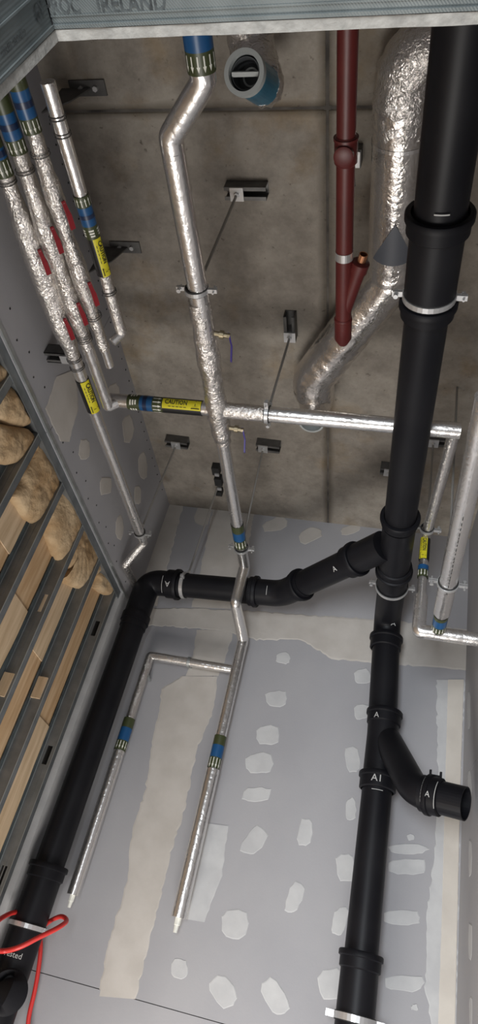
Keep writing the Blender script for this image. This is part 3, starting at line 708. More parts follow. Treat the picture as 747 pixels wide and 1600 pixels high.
def valve(parent, p, out, along_, ln=.03, hl=.075, mt='handle_red', body=True):
    """quarter-turn valve: brass stem and flat lever"""
    p, out, al = V(p), V(out).normalized(), V(along_).normalized(); sd = out.cross(al).normalized()
    k_ = 1 if ln > .03 else .5
    mb = MB(); mb.tube([p, p + out * ln], .0075 * k_, 12); mb.tube([p + out * (ln * .45), p + out * (ln * .75)], .0125 * k_, 8, smooth=False); mb.tube([p + out * (ln), p + out * (ln + .008)], .0085 * k_, 6, smooth=False)
    v = mb.build('valve', 'brass' if ln > .03 else 'steel', parent)
    q = p + out * (ln + .004); pts = [q - al * .008, q + al * hl * .22 + out * .006, q + al * hl * .4 + out * .010, q + al * hl + out * .010]
    hw = .0066; th = .0026; vs = []
    for k, a in enumerate(pts):
        w_ = hw * (.7, .8, 1, 1)[k]
        vs += [a - sd * w_ - out * th, a + sd * w_ - out * th, a + sd * w_ + out * th, a - sd * w_ + out * th]
    fs = [(4 * k + j, 4 * k + (j + 1) % 4, 4 * k + 4 + (j + 1) % 4, 4 * k + 4 + j) for k in range(3) for j in range(4)] + [(3, 2, 1, 0), (12, 13, 14, 15)]
    MB().add(vs, fs).build('lever', mt, v); return v

# --- central pipe
cen = thing('lagged_pipe', 'long central foil-wrapped pipe, kinked near the top, then dropping down the back wall', 'pipe', (-.58, 1.6, ZP))
C0 = V((-.50, .315, ZP)); C1 = at(318, 128, 'z', ZP); C2 = at(262, 214, 'z', ZP); C3 = at(344, 645, 'z', ZP); C4 = at(379, 882, 'z', ZP); C2 = V((C3.x - .003, C2.y, ZP)); C4 = V((C3.x - .012, 2.50, ZP)); C0.x = C1.x
rc = .0285
lag(cen, [C0, C1], rc, rad=lambda f: rc); MB().tube([C1 - V((0, .0, 0)), C1 + V((0, .001, 0))], rc * 1.0, 24).build('elbow_band', 'foil', cen)
P = fillet([C0.lerp(C1, .9), C1, C2, C2.lerp(C3, .03)], .03, 6); lag(cen, P, rc, 'offset_bend', 'foil')
lag(cen, [C2.lerp(C3, .02), C2.lerp(C3, .72)], rc, wob=.0003); seam(cen, C2.lerp(C3, .03), C2.lerp(C3, .7), rc, -.004)
v1 = C2.lerp(C3, along(C2, C3, 322, 520)); v2 = C3.lerp(C4, along(C3, C4, 346, 668))
ta = along(C2, C4, 312, 470); tb = along(C2, C4, 346, 690)
lag(cen, [C2.lerp(C4, ta), C2.lerp(C4, tb)], rc, 'crumpled_lagging', 'foil_rough', wob=.0035, step=.008, wf_=45, rad=lambda f: rc + .0035 + .004 * math.exp(-((f - .35) / .1) ** 2) + .004 * math.exp(-((f - .75) / .1) ** 2) - .004 * (f > .95))
A_, B_ = C2.lerp(C4, tb - .01), C4
lag(cen, [A_, B_], rc - .0045, wob=.0003); seam(cen, A_, B_, rc - .0045, .002)
valve(cen, v1 + V((rc * .8, 0, 0)), (1, 0.15, 0), (.1, .5, -.85), .042, .075, 'handle_purple'); valve(cen, v2 + V((rc * .8, 0, 0)), (1, .1, 0), (.1, .5, -.85), .042, .075, 'handle_purple')
def tape_run(parent, A, B, r, marks_, ar=None, n=7, txt=None):
    """marks_: [(px,py), ...] boundaries and materials between them"""
    L = (V(B) - V(A)).length; ss = [along(A, B, *p) * L for p in marks_[0]]
    segs = [(ss[i], ss[i + 1], marks_[1][i]) for i in range(len(ss) - 1)]
    a = None
    if ar: i, d, fr = ar; a = ((ss[i] + ss[i + 1]) / 2, (ss[i + 1] - ss[i]) * fr, d)
    tx = None
    if txt is not None: tx = ((ss[txt] + ss[txt + 1]) / 2, (ss[txt + 1] - ss[txt]) * .45)
    return id_tape(parent, A, B, r, segs, a, n, text=tx)
tape_run(cen, C0, C1, rc + .0006, ([(300, 40), (302, 76), (308, 112)], ['blue', 'olive']), (1, 1, .72), 7)
tape_run(cen, A_, B_, rc - .0037, ([(369, 818), (371, 828), (373, 840), (375, 852)], ['olive', 'blue', 'olive']), (2, 1, .8), 6)
# lower offset and drop
E1 = at(368, 942, 'y', 2.46); E2 = at(380, 1000, 'y', 2.67); E3 = at(272, 1432, 'y', 2.685); E3 = V((E2.x - .0, 2.69, E3.z))
P = fillet([C4.lerp(A_, .02), C4, E1, E2, E2.lerp(E3, .03)], .012, 4); lag(cen, P, rc - .0045, 'offset_bend', 'foil', wob=.0006)
EM = E2.lerp(E3, along(E2, E3, 332, 1202)); lag(cen, [E2, EM], .0225, wob=.0007); lag(cen, [EM, E3], .0265, wob=.0004); seam(cen, EM, E3, .0265, -.003)
tape_run(cen, E2, E3, .0235, ([(341, 1150), (338, 1165), (335, 1184), (331, 1203)], ['olive', 'blue', 'olive']), (2, 1, .85), 6)
MB().tube([E3, E3 - V((0, 0, .022)), E3 - V((0, 0, .023)), E3 - V((0, 0, .045))], [.011, .011, .0085, .007], 8, smooth=False).build('end_plug', 'plug', cen)
# branch loop to the left drop
br = thing('lagged_pipe', 'thin foil-wrapped loop branching left on the back wall and hanging down to a white plug', 'pipe', (-.95, 2.7, .1))
F0 = at(358, 1045, 'y', 2.70); F1 = at(233, 1030, 'y', 2.70); F2 = at(108, 1397, 'y', 2.70); F0 = V((E2.x - .022, 2.70, F0.z)); F1.z = F0.z + .0; F2 = V((F1.x - .003, 2.70, F2.z))
lag(br, fillet([F0, F1, F1.lerp(F2, .05)], .006, 3), .019, wob=.0006); lag(br, [F1.lerp(F2, .02), F1.lerp(F2, .36)], .019, 'pipe_lagging', 'foil_rough', wob=.001); lag(br, [F1.lerp(F2, .35), F2], .0225, wob=.0003); seam(br, F1.lerp(F2, .37), F2, .0225, .001)
tape_run(br, F1, F2, .0228, ([(199, 1122), (194, 1137), (189, 1157), (183, 1172)], ['olive', 'blue', 'olive']), (2, 1, .8), 6)
MB().tube([F2, F2 - V((0, 0, .02)), F2 - V((0, 0, .021)), F2 - V((0, 0, .04))], [.0095, .0095, .0075, .006], 8, smooth=False).build('end_plug', 'plug', br)
mb = MB(); q = F0.lerp(F1, .52); mb.box(q + V((0, .025, -.002)), (.012, .05, .012)); mb.shell(q - V((.006, 0, 0)), q + V((.006, 0, 0)), .0225, .0205); q = F1.lerp(F2, .1); mb.box(q + V((.018, .02, 0)), (.012, .05, .01)); build_split(mb, 'pipe_clip', 'steel', br)

# --- cross pipe and its return along the right
cross = thing('lagged_pipe', 'horizontal foil-wrapped cross pipe under the slab, turning back at its right end', 'pipe', (-.3, 1.57, ZP))
K0 = at(163, 625, 'z', ZP); KT = V((C3.x, 1.57, ZP)); K3 = at(712, 668, 'z', ZP); K0.y = 1.545; K3.y = 1.555
rk = .0255
lag(cross, [K0.lerp(K3, .0), K0.lerp(K3, .335)], rk - .002, wob=.0005); lag(cross, [K0.lerp(K3, .37), K0.lerp(K3, .5)], rk + .001, 'crumpled_lagging', 'foil_rough', wob=.0016); lag(cross, [K0.lerp(K3, .5), K3 + V((rk * .6, 0, 0))], rk, wob=.0004); seam(cross, K0.lerp(K3, .5), K3, rk, .003)
K4 = at(661, 832, 'z', ZP); K4 = V((K4.x + .012, 2.12, ZP)); K5 = at(648, 985, 'y', 2.13); K5 = V((K4.x - .0, 2.13, K5.z)); K6 = at(738, 998, 'y', 2.13); K6 = V((.35, 2.13, K5.z - .0))
lag(cross, [K3 + V((0, -rk * .4, 0)), K4], .019, 'pipe_lagging', 'foil_rough', wob=.0008); seam(cross, K3, K4, .019, .0)
lag(cross, fillet([K4 - V((0, .01, 0)), K4 + V((0, .012, 0)), K5.lerp(K4, .9)], .012, 4), .019, 'elbow', 'foil_rough', wob=.001)
lag(cross, [K4, K5.lerp(K4, .3)], .016, 'pipe_lagging', 'foil', wob=.0006); lag(cross, fillet([K5.lerp(K4, .35), K5, K6], .01, 3), .0235, 'elbow', 'foil', wob=.0008)
tape_run(cross, K0, K3, rk - .001, ([(202, 627), (221, 628), (241, 630), (257, 631)], ['olive', 'blue', 'olive']), (2, 1, .8), 6, 0)
t0 = along(K0, K3, 226, 628) * (K3 - K0).length; cyb = Cyl(K0, K3, rk - .001); mb = MB(); sleeve(mb, cyb, t0, t0 + .014, .0018); mb.build('identification_tape', 'navy', cross)
LK = (K3 - K0).length; a0, a1 = along(K0, K3, 257, 631) * LK, along(K0, K3, 317, 635) * LK
caution(cross, K0, K3, rk - .001, a0, a1, -.010, .023, 1)
LZ = (K5 - K4).length
tape_run(cross, K4, K5, .0175, ([(660, 885), (658, 892), (656, 903)], ['blue', 'olive']), (1, 1, .8), 5)
caution(cross, K4, K5, .0175, along(K4, K5, 664, 843) * LZ, along(K4, K5, 659, 876) * LZ, -.018, .008, 1)
# --- big right pipe
big = thing('lagged_pipe', 'wide foil-wrapped pipe running back along the right edge under the slab', 'pipe', (.22, 1.6, 1.2))
zr = K5.z + .0; G1 = at(686, 980, 'z', zr); G1 = V((G1.x, 2.13 - .02, zr)); Gm = at(720, 830, 'z', zr + .05)
G0 = at(765, 620, 'z', zr); G0 = V((G0.x - .004, G0.y, zr)); rg = .0265
lag(big, [G0, G1.lerp(G0, .12)], rg, wob=.0004); seam(big, G0, G1.lerp(G0, .12), rg, .004); lag(big, [G1.lerp(G0, .12), G1 - V((0, .002, 0))], rg * .8, 'pipe_lagging', 'foil', wob=.0005)
LG = (G1 - G0).length
cyg = Cyl(G0, G1, rg); mb = MB(); s_ = along(G0, G1, 722, 795) * LG; s9 = along(G0, G1, 697, 915) * LG
while s_ < s9:
    l = random.uniform(.008, .014); sleeve(mb, cyg, s_, s_ + l, .001, 0, 2, .002, .0045); s_ += l + random.uniform(.004, .014)
mb.build('printed_line', 'ink', big)
tape_run(big, G0, G1, rg * .82, ([(688, 960), (687, 964), (686, 974), (685, 982)], ['olive', 'blue', 'olive']), (2, 1, .8), 7)
wgc = G0.lerp(G1, along(G0, G1, 694, 910)); h = hanger('ring clamp with two ears on the wide right-hand foil pipe', None, wgc, G1 - G0, rg, w=.01, top_z=ZC)

# --- four pipes side by side on the left
GL = 'foil-wrapped pipes side by side along the left wall'
ga = thing('lagged_pipe', 'leftmost of four foil pipes, with yellow caution strip, ending at the back corner', 'pipe', (-1.01, 1.5, ZP - .03), GL)
gb = thing('lagged_pipe', 'second foil pipe from the left wall, turning right into the cross pipe', 'pipe', (-.96, 1.0, ZP - .03), GL)
gc = thing('lagged_pipe', 'third foil pipe from the left wall, ending in a plain straight tip', 'pipe', (-.90, .9, ZP - .03), GL)
gd = thing('lagged_pipe', 'right foil pipe of the left group, with tape, caution strip and hooked tip', 'pipe', (-.85, .9, ZP - .03), GL)
za = 1.50
def bump(c, w, h): return lambda y_: h * math.exp(-((y_ - c) / w) ** 2)
def group_pipe(th, x, y0_, y1_, r0, r1, fat, z=za, mt='foil_rough'):
    """r0 near, r1 far; fat = [(yc, width, add)]"""
    n = int((y1_ - y0_) / .008); P = [V((x, y0_ + (y1_ - y0_) * i / n, z)) for i in range(n + 1)]
    def rr(y_): return (r0 if y_ < fat[0][0] else r1) + sum(h * math.exp(-(abs(y_ - c) / w) ** 3) for c, w, h in fat)
    return MB().tube(P, [rr(p.y) for p in P], 24, wob=.0022, wfreq=48).build('crumpled_lagging', mt, th)
xa, xb_, xc, xd = -1.012, -.952, -.897, at(125, 300, 'z', za).x
yy = lambda px, py: at(px, py, 'z', za).y
group_pipe(ga, xa, .32, yy(112, 560), .020, .0205, [(yy(50, 395), .12, .014), (yy(88, 490), .11, .014)])
group_pipe(gb, xb_, .32, yy(128, 545), .020, .019, [(yy(80, 370), .09, .009), (yy(112, 470), .09, .009)])
group_pipe(gc, xc, .32, yy(160, 545), .019, .0165, [(yy(100, 320), .07, .006), (yy(130, 430), .09, .009)])
A1_, A2_ = V((xa, yy(110, 555), za)), V((xa, yy(222, 842), za)); lag(ga, [A1_, A2_], .0205); seam(ga, A1_, A2_, .0205, .004)
B1_, B2_ = V((xb_, yy(126, 540), za)), V((xb_, 1.545, za)); lag(gb, [B1_, B2_], .0185); seam(gb, B1_, B2_, .0185, .004)
P = fillet([B2_ - V((0, .03, 0)), B2_, V((xb_ + .035, 1.545, ZP))], .003, 3); lag(gb, P, .0185, 'mitred_elbow')
C1_, C2_ = V((xc, yy(158, 540), za)), V((xc, yy(171, 572), za)); lag(gc, [C1_ - V((0, .02, 0)), C2_], .013)
D0_ = V((xd, .56, za)); D1_ = V((xd, yy(180, 518), za))
t1_, t2_ = along(D0_, D1_, 98, 200), along(D0_, D1_, 122, 305); 
lag(gd, [D0_, D0_.lerp(D1_, t2_)], .017, wob=.0007); seam(gd, D0_, D0_.lerp(D1_, t2_), .017, .004)
lag(gd, [D0_.lerp(D1_, t2_), D1_], .0165, 'pipe_lagging', 'foil_rough', wob=.001)
lag(gd, fillet([D1_ - V((0, .02, 0)), D1_ + V((0, .004, 0)), D1_ + V((-.022, .016, -.030))], .004, 3), .014, 'mitred_elbow', 'foil')
tape_run(gd, D0_, D1_, .0182, ([(121, 305), (126, 322), (131, 352), (138, 372)], ['olive', 'blue', 'olive']), (0, -1, .75), 6, 2)
cyb = Cyl(D0_, D1_, .0185); LD = (D1_ - D0_).length; mb = MB(); sleeve(mb, cyb, along(D0_, D1_, 128, 334) * LD, along(D0_, D1_, 130, 340) * LD, .0016); mb.build('identification_tape', 'navy', gd)
caution(gd, D0_, D1_, .0180, along(D0_, D1_, 141, 370) * LD, along(D0_, D1_, 160, 428) * LD, -.004, .019, 1)
for th, x, pts in ((ga, xa, [(0, 180), (1, 225), (5, 243), (12, 272)]), (gb, xb_, [(8, 140), (12, 172), (20, 215), (28, 238)]), (gc, xc, [(30, 110), (38, 135), (48, 180), (55, 205)])):
    A_q, B_q = V((x, .315, za)), V((x, 1.2, za)); tape_run(th, A_q, B_q, .0215 if th is not gc else .0205, (pts[:1] + pts[1:], ['olive', 'blue', 'olive']), (2, 1, .8), 6)
    cyb = Cyl(A_q, B_q, .0215 if th is not gc else .0205); s_ = (along(A_q, B_q, *pts[1]) + along(A_q, B_q, *pts[2])) / 2 * .885; mb = MB(); sleeve(mb, cyb, s_ - .007, s_ + .007, .0018); mb.build('identification_tape', 'navy', th)
LA = (A2_ - A1_).length
caution(ga, A1_, A2_, .0212, along(A1_, A2_, 126, 592) * LA, along(A1_, A2_, 142, 641) * LA, -.010, .020, 1)
for th, x, ys in ((ga, xa, [(12, 280), (112, 560), (118, 572)]), (gb, xb_, [(42, 262), (128, 522), (130, 528)]), (gc, xc, [(68, 235), (150, 490), (128, 412)]), (gd, xd, [(93, 208), (165, 455), (95, 178)])):
    A_q, B_q = V((x, .32, za)), V((x, 1.6, za)); L = 1.28; r = {0: .022}.get(0)
    wires(th, A_q, B_q, r if th is not gd else .018, [along(A_q, B_q, *p) * L for p in ys])
for th, x, pts in ((ga, xa, [(63, 385), (104, 492)]), (gb, xb_, [(90, 350), (131, 468)]), (gc, xc, [(97, 310), (150, 436)])):
    for (px, py) in pts:
        y_ = yy(px, py); valve(th, (x + .016, y_, za - .012), (.75, 0, -.6), (.0, 1, 0), .020, .062, 'handle_red')
# tail of the leftmost pipe at the back corner
T1 = A2_; T2 = at(194, 884, 'z', za - .06); T1b = at(223, 852, 'z', za - .012)
T2 = at(195, 883, 'x', XL + .03); T3 = at(214, 921, 'y', 2.70)
lag(ga, fillet([T1 - V((0, .02, 0)), T1 + V((0, .03, 0)), T2, T3], .008, 3), .0175, 'offset_bend', 'foil_rough', wob=.0008)

# hangers on the lagged pipes
cz = V(C2).lerp(C4, along(C2, C4, 310, 452)); s1 = at(375, 292, 'z', ZC)
h1 = hanger('ceiling channel whose rod slants to the clamp halfway along the central foil pipe', None, cz, C4 - C2, rc, chan=(.13, 0, .025), lean=(s1.x - cz.x + .0, s1.y - cz.y), w=.012)
cz = C3.lerp(C4, along(C3, C4, 377, 856)); s3 = at(414, 690, 'z', ZC)
hanger('ceiling channel right of the central foil pipe, its rod holding the pipe end', None, cz, C4 - C3, rc - .002, chan=(.105, .05, .02), lean=(s3.x - cz.x, s3.y - cz.y), w=.012)
cz = K0.lerp(K3, along(K0, K3, 418, 645)); s2 = at(456, 515, 'z', ZC)
hanger('upright ceiling channel whose rod carries the cross pipe right of the central pipe', None, cz, K3 - K0, rk, chan=(.11, math.pi / 2, -.03), ear=V((0, 1, 0)), lean=(s2.x - cz.x, s2.y - cz.y), w=.012)
cz = A1_.lerp(A2_, along(A1_, A2_, 221, 832)); s4 = at(279, 685, 'z', ZC)
hanger('ceiling channel near the left wall, its rod reaching the leftmost foil pipe tail', None, cz, A2_ - A1_, .0205, chan=(.105, .05, .0), lean=(s4.x - cz.x, s4.y - cz.y), w=.01)
cz = K4 - V((0, .05, 0)); hanger('clamp with two ears on the foil pipe behind the thick black pipe', None, cz, (0, 1, 0), .02, chan=(.08, 0, .02), w=.012)
def lone(label, top, ln, rot, **k):
    h = thing('ceiling_channel', label, 'channel bracket', top); channel(h, top, ln, rot, **k); return h
lone('short steel channel on the slab just left of the thick black pipe', at(609, 727, 'z', ZC), .075, .05)
# gusset brackets along the slab edge
def gusset(label, c, ln=.11, s=1):
    h = thing('gusset_bracket', label, 'bracket', c); c = V(c)
    MB().box(c + V((.02, 0, -.003)), (ln, .042, .006)).build('base_plate', 'dark_steel', h)
    y_ = c.y + .0; vs = []
    for dy in (-.002, .002): vs += [(c.x - ln * .55, y_ + dy, c.z - .006), (c.x + .03, y_ + dy, c.z - .006), (c.x - .0, y_ + dy, c.z - .09), (c.x - ln * .55, y_ + dy, c.z - .16)]
    MB().add(vs, [(3, 2, 1, 0), (4, 5, 6, 7), (0, 1, 5, 4), (1, 2, 6, 5), (2, 3, 7, 6), (3, 0, 4, 7)]).build('gusset_plate', 'dark_steel', h)
    mb = MB()
    for dx in (.0, .045): mb.tube([c + V((dx, -.0, -.004)), c + V((dx, 0, -.014))], .008, 6, smooth=False)
    build_split(mb, 'bolt_head', 'zinc', h); return h
gusset('dark angle bracket with gusset at the top, behind the cut end of the foil pipe', at(128, 137, 'z', ZC)); gusset('dark angle bracket with gusset beside the yellow caution strip of the hooked pipe', at(188, 385, 'z', ZC))
# channel arm from the left wall
h = thing('wall_channel', 'steel channel arm standing off the left wall behind the foil pipes', 'channel bracket', (XL, 1.37, 1.53))
q = at(84, 552, 'x', XL + .02); mb = MB(); y_, z_ = q.y, q.z + .0
for (a, b) in (((XL, y_ - .02, z_ - .022), (XL + .1, y_ - .017, z_ + .02)), ((XL, y_ + .017, z_ - .022), (XL + .1, y_ + .02, z_ + .02)), ((XL, y_ - .02, z_ + .017), (XL + .1, y_ + .02, z_ + .02)), ((XL, y_ - .02, z_ - .022), (XL + .1, y_ - .009, z_ - .019)), ((XL, y_ + .009, z_ - .022), (XL + .1, y_ + .02, z_ - .019))): mb.bb(a, b)
mb.build('channel', 'dark_steel', h); MB().box((XL + .075, y_, z_ - .026), (.04, .03, .006)).build('square_washer', 'zinc', h)

# ================================================================== RED PIPE
ZR = 1.70
red = thing('red_pipe', 'dark red steel pipe hung under the slab, capped end with a side branch', 'pipe', (-.205, .9, ZR))
R0, R1 = V((-.208, .315, ZR)), V((-.198, yy(535, 520), ZR)); R1 = at(536, 528, 'z', ZR); R0.x = R1.x - .004; rr_ = .0235
MB().tube([R0, R1], rr_, 28).build('pipe_section', 'red', red)
q = R0.lerp(R1, along(R0, R1, 532, 235)); a_ = (R1 - R0).normalized()
MB().tube([q - a_ * .035, q - a_ * .03, q + a_ * .028, q + a_ * .033], [rr_ + .001, rr_ + .005, rr_ + .005, rr_ + .001], 28).build('coupling', 'red', red)
MB().tube([q + V((-.002, .0, -.018)), q + V((-.002, .0, -.034)), q + V((-.002, .0, -.037))], [.024, .024, .018], 24).build('inspection_boss', 'red', red)
MB().tube([q + a_ * -.032, q - a_ * .026], [rr_ + .007, rr_ + .007], 28).build('socket_rim', 'red', red)
q2 = R0.lerp(R1, along(R0, R1, 533, 398)); MB().shell(q2 - a_ * .012, q2 + a_ * .012, rr_ + .0015, rr_).build('silver_band', 'zinc', red)
q3 = R0.lerp(R1, along(R0, R1, 536, 498)); MB().tube([q3 - a_ * .006, q3 - a_ * .002, q3 + a_ * .002, q3 + a_ * .006], [rr_, rr_ + .004, rr_ + .004, rr_], 28).build('socket_rim', 'red', red)
MB().tube([q3, R1, R1 + a_ * .022, R1 + a_ * .024], [rr_ + .0025, rr_ + .0025, rr_ * .62, .002], 28).build('end_cap', 'red', red)
b0 = R0.lerp(R1, along(R0, R1, 538, 490)); b1 = at(564, 410, 'z', ZR + .0); bd = (b1 - b0).normalized()
MB().tube([b0, b1 - bd * .03, b1 - bd * .028, b1, b1 + bd * .004], [.020, .022, .0255, .0255, .018], 24).build('side_branch', 'red', red)
MB().shell(b1 + bd * .002, b1 + bd * .026, .0125, .010, 20).build('copper_stub', 'copper', red)
hr = thing('pipe_hanger', 'square washer plate and rod on the slab beside the red coupling', 'pipe hanger', at(553, 238, 'z', ZC)); c = at(553, 238, 'z', ZC)
MB().box(c - V((0, 0, .02)), (.05, .05, .04)).build('channel', 'dark_steel', hr); MB().box(c - V((0, 0, .043)), (.044, .044, .005)).build('square_washer', 'zinc', hr)
MB().tube([c - V((0, 0, .04)), V((R1.x + .018, c.y - .05, ZR + .02))], .0042, 8).build('threaded_rod', 'dark_steel', hr)

# ================================================================== AIR DUCT
duct = thing('air_duct', 'crinkled foil air duct with a long S bend right of the red pipe', 'duct', (-.1, 1.2, 1.85))
ZD = 1.915; rd = .077
U0 = at(735, 80, 'z', ZD); U1 = at(608, 96, 'z', ZD); U2 = at(612, 432, 'z', ZD); U3 = at(490, 590, 'z', ZD); U1 = V((U2.x - .006, .665, ZD)); U0 = V((.24, .665, ZD))
U4 = V((U3.x, 1.98, ZD)); U3 = V((U3.x, 1.73, ZD))
P = fillet([U0, U1, U1.lerp(U2, .3)], .13, 14); P = dense(P, .008)
RR = [rd + .004 * (noise.noise(p * 60) + .5 * noise.noise(p * 120)) for p in P]
MB().tube(P, RR, 40, wob=.006, wfreq=55).build('crumpled_elbow', 'foil_rough', duct)
def tape_duct(a, b, r=rd, w=.0012): MB().tube(dense([a, b], .01), r, 40, wob=w, wfreq=30).build('duct_section', 'foil_duct', duct)
tape_duct(U1.lerp(U2, .2), U1.lerp(U2, .93))
P = dense(fillet([U1.lerp(U2, .9), U2, U3, U3.lerp(U4, .25)], .16, 12), .01); MB().tube(P, rd, 40, wob=.0035, wfreq=40).build('offset_bend', 'foil_duct', duct)
q9 = at(487, 659, 'z', 1.80); UE = V((q9.x, q9.y + .0, ZD - .01))
P = fillet([U3.lerp(U4, .2), UE, V((UE.x, UE.y, 1.80))], .07, 8); P = dense(P, .01); n_ = len(P); MB().tube(P, [rd * (1 - .42 * i / n_) for i in range(n_)], 40, wob=.001, caps=False).build('down_elbow', 'foil_duct', duct)
z9 = 1.79; c = V((UE.x, UE.y, z9)); MB().shell(c, c + V((0, 0, .04)), .047, .040, 40).build('spigot_ring', 'grey_plastic', duct); MB().tube([c + V((0, 0, .03)), c + V((0, 0, .034))], .0405, 32).build('damper_disc', 'dark_grey', duct)
MB().shell(U1.lerp(U2, .33), U1.lerp(U2, .345), rd + .0022, rd, 40).build('tape_band', 'foil', duct)
# flow-direction triangle stuck on the duct
cyd = Cyl(U1, U2, rd); LU = (U2 - U1).length; Ua, Ub = cyd.p(0, 0), cyd.p(LU, 0); sA = along(Ua, Ub, 608, 349) * LU; sB = along(Ua, Ub, 609, 409) * LU; mb = MB(); vs = []; n = 10
for k in range(n + 1):
    f = k / n; s_ = sA + (sB - sA) * f
    for j in range(9): vs.append(cyd.p(s_ + (.012 * (1 - abs(j / 4 - 1) ** 2) * f), (j / 4 - 1) * f * .062, .0045))
mb.add(vs, [(k * 9 + j, k * 9 + j + 1, k * 9 + 10 + j, k * 9 + 9 + j) for k in range(n) for j in range(8)], 0, True); mb.build('triangle_sticker', 'grey_label', duct)
hb = thing('ceiling_channel', 'dark bracket on the slab between the foil duct and the thick black pipe', 'channel bracket', at(655, 258, 'z', ZC)); c = at(655, 258, 'z', ZC)
channel(hb, c, .09, 0, washer=True)

# extract spigot near the opening
ex = thing('extract_spigot', 'round grey fan spigot with blue sleeve poking from a foil duct near the opening', 'duct fitting', at(395, 110, 'z', 1.9))
c0 = at(381, 113, 'z', 1.66); ax_ = (c0.normalized() + .32 * RIGHT - .22 * UP).normalized(); c1 = c0 + ax_ * .30
MB().shell(c0, c0 + ax_ * .018, .0475, .037, 48).build('spigot_ring', 'grey_plastic', ex)
MB().shell(c0 + ax_ * .012, c0 + ax_ * .12, .0335, .031, 40).build('inner_sleeve', 'dark_grey', ex)
MB().box(c0 + ax_ * .016, (.066, .010, .006)).build('cross_bar', 'grey_plastic', ex)
MB().tube([c0 + ax_ * .06, c0 + ax_ * .064], .031, 32).build('damper_disc', 'dark_grey', ex)
MB().shell(c0 + ax_ * .05, c0 + ax_ * .053, .02, .016, 32).build('inner_ring', 'grey_plastic', ex)
lag(ex, [c0 + ax_ * .018, c0 + ax_ * .14], .0435, 'blue_sleeve', 'blue_foil', wob=.001, seg=32) if False else MB().shell(c0 + ax_ * .019, c0 + ax_ * .14, .0435, .041, 40).build('blue_sleeve', 'blue_foil', ex)
f0 = c0 + ax_ * .13
fe = at(392, 66, 'z', 1.90); P = dense(fillet([f0, f0 + ax_ * .03, fe, V((fe.x, .36, 1.90))], .04, 6), .008); MB().tube(P, [.044 + .016 * min(1, i / 25) for i in range(len(P))], 32, wob=.006, wfreq=50).build('crumpled_duct', 'foil_rough', ex)

# ================================================================== INSULATION AND CABLE
def wool(label, pts, thick, seed, xoff=0.0):
    P = [at(x, y, 'x', XL - .05 + xoff) for x, y in pts]; P = dense(P + [P[0]], .012)[:-1]; n = len(P); c = sum(P, V((0, 0, 0))) / n; rings = 14; vs = []
    for i in range(rings + 1):
        f = i / rings
        for k, p in enumerate(P):
            q = c.lerp(p, f); nn = noise.noise(V((q.y * 14 + seed, q.z * 14, seed))) + .6 * noise.noise(V((q.y * 40, q.z * 40 + seed, seed)))
            ed = noise.noise(V((q.y * 30 + seed, q.z * 30, 3))) * .010 * f
            vs.append(V((q.x + thick * (1 - f ** 3) ** .5 + .008 * nn * (1 - f * .5), q.y + ed, q.z + ed * .7)))
    fs = [(i * n + k, i * n + (k + 1) % n, (i + 1) * n + (k + 1) % n, (i + 1) * n + k) for i in range(rings) for k in range(n)]
    mb = MB(); mb.add(vs, fs, 0, True); back = [V((XL - .07 + xoff, p.y, p.z)) for p in P]
    o = len(mb.v); mb.v += back; mb.f += [(rings * n + k, rings * n + (k + 1) % n, o + (k + 1) % n, o + k) for k in range(n)]; mb.mi += [0] * n; mb.sm += [True] * n
    return tag(mb.build('insulation_batt', 'wool'), label, 'insulation', 'mineral wool tufts hanging out of the open stud wall')
wool('small yellow wool tuft at the left edge, topmost of the insulation', [(-20, 560), (4, 572), (9, 590), (2, 602), (-20, 600)], .03, 1)
wool('large pale wool pad bulging at the left edge under the track', [(-20, 610), (12, 600), (30, 640), (48, 662), (30, 668), (8, 664), (-20, 650)], .035, 2)
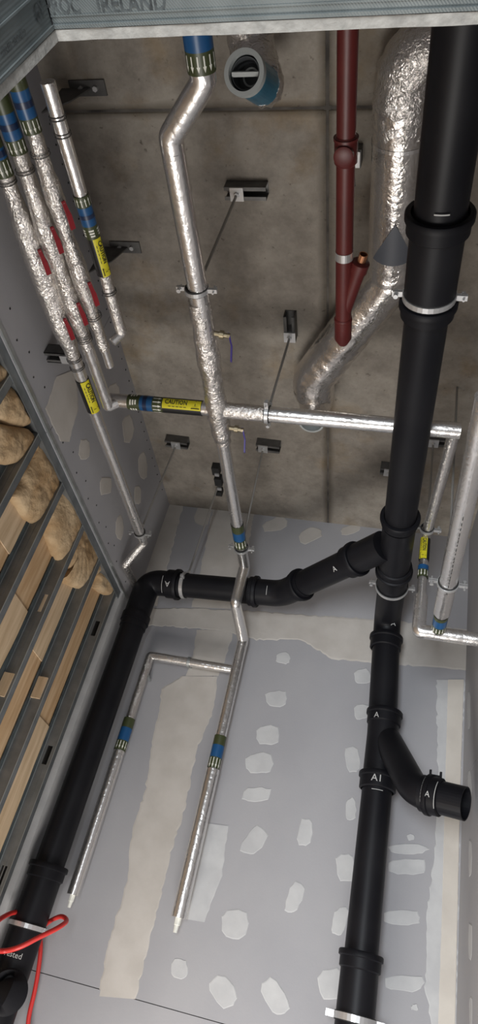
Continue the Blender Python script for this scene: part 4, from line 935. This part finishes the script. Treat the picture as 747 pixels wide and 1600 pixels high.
wool('second wool pad just below, sagging into a dark gap', [(-20, 660), (10, 663), (36, 668), (58, 682), (58, 700), (40, 714), (26, 722), (10, 727), (-20, 722)], .035, 3)
wool('big orange wool piece between two studs, lower left', [(58, 690), (76, 716), (88, 742), (98, 756), (92, 770), (82, 796), (74, 812), (58, 822), (40, 812), (30, 796), (16, 776), (28, 752), (42, 722)], .03, 4)
wool('long ragged wool piece hanging beneath the track', [(97, 758), (112, 780), (130, 816), (150, 852), (160, 876), (157, 892), (148, 902), (136, 916), (122, 920), (104, 912), (98, 904), (108, 890), (96, 884), (86, 866), (76, 838), (76, 806)], .03, 5, .004)
wool('small rounded wool tuft squeezed in the track corner', [(162, 884), (172, 904), (180, 925), (172, 934), (160, 928), (148, 918), (152, 898)], .03, 6)

cb = [at(x, y_, 'y', d) for x, y_, d in ((40, 1640, 2.72), (45, 1590, 2.72), (55, 1545, 2.72), (62, 1500, 2.72), (63, 1466, 2.715), (54, 1440, 2.715), (40, 1428, 2.70), (29, 1425, 2.60), (12, 1429, 2.53), (-6, 1442, 2.43), (-16, 1462, 2.38), (-12, 1480, 2.38),
      (4, 1486, 2.44), (30, 1480, 2.44), (60, 1465, 2.46), (90, 1450, 2.5), (104, 1439, 2.55), (96, 1432, 2.6), (80, 1438, 2.66), (66, 1448, 2.70), (52, 1452, 2.722))]
def smooth_path(P, n=8):
    out = []; Q = [P[0]] + P + [P[-1]]
    for i in range(1, len(Q) - 2):
        a, b, c_, d = Q[i - 1:i + 3]
        for k in range(n):
            t_ = k / n; out.append(.5 * ((2 * b) + (c_ - a) * t_ + (2 * a - 5 * b + 4 * c_ - d) * t_ ** 2 + (-a + 3 * b - 3 * c_ + d) * t_ ** 3))
    out.append(P[-1]); return out
tail = V((cb[0].x - .02, 2.73, ZF + .008)); cb = [cb[0] + V((-.014, .004, -.5)), cb[0] + V((-.01, .002, -.25)), cb[0] + V((-.005, 0, -.1))] + cb
mb = MB(); mb.tube(smooth_path([tail] + cb), .0075, 12)
tag(mb.build('red_cable', 'cable'), 'bright red cable looped round the left black drop and hanging down the wall', 'cable')
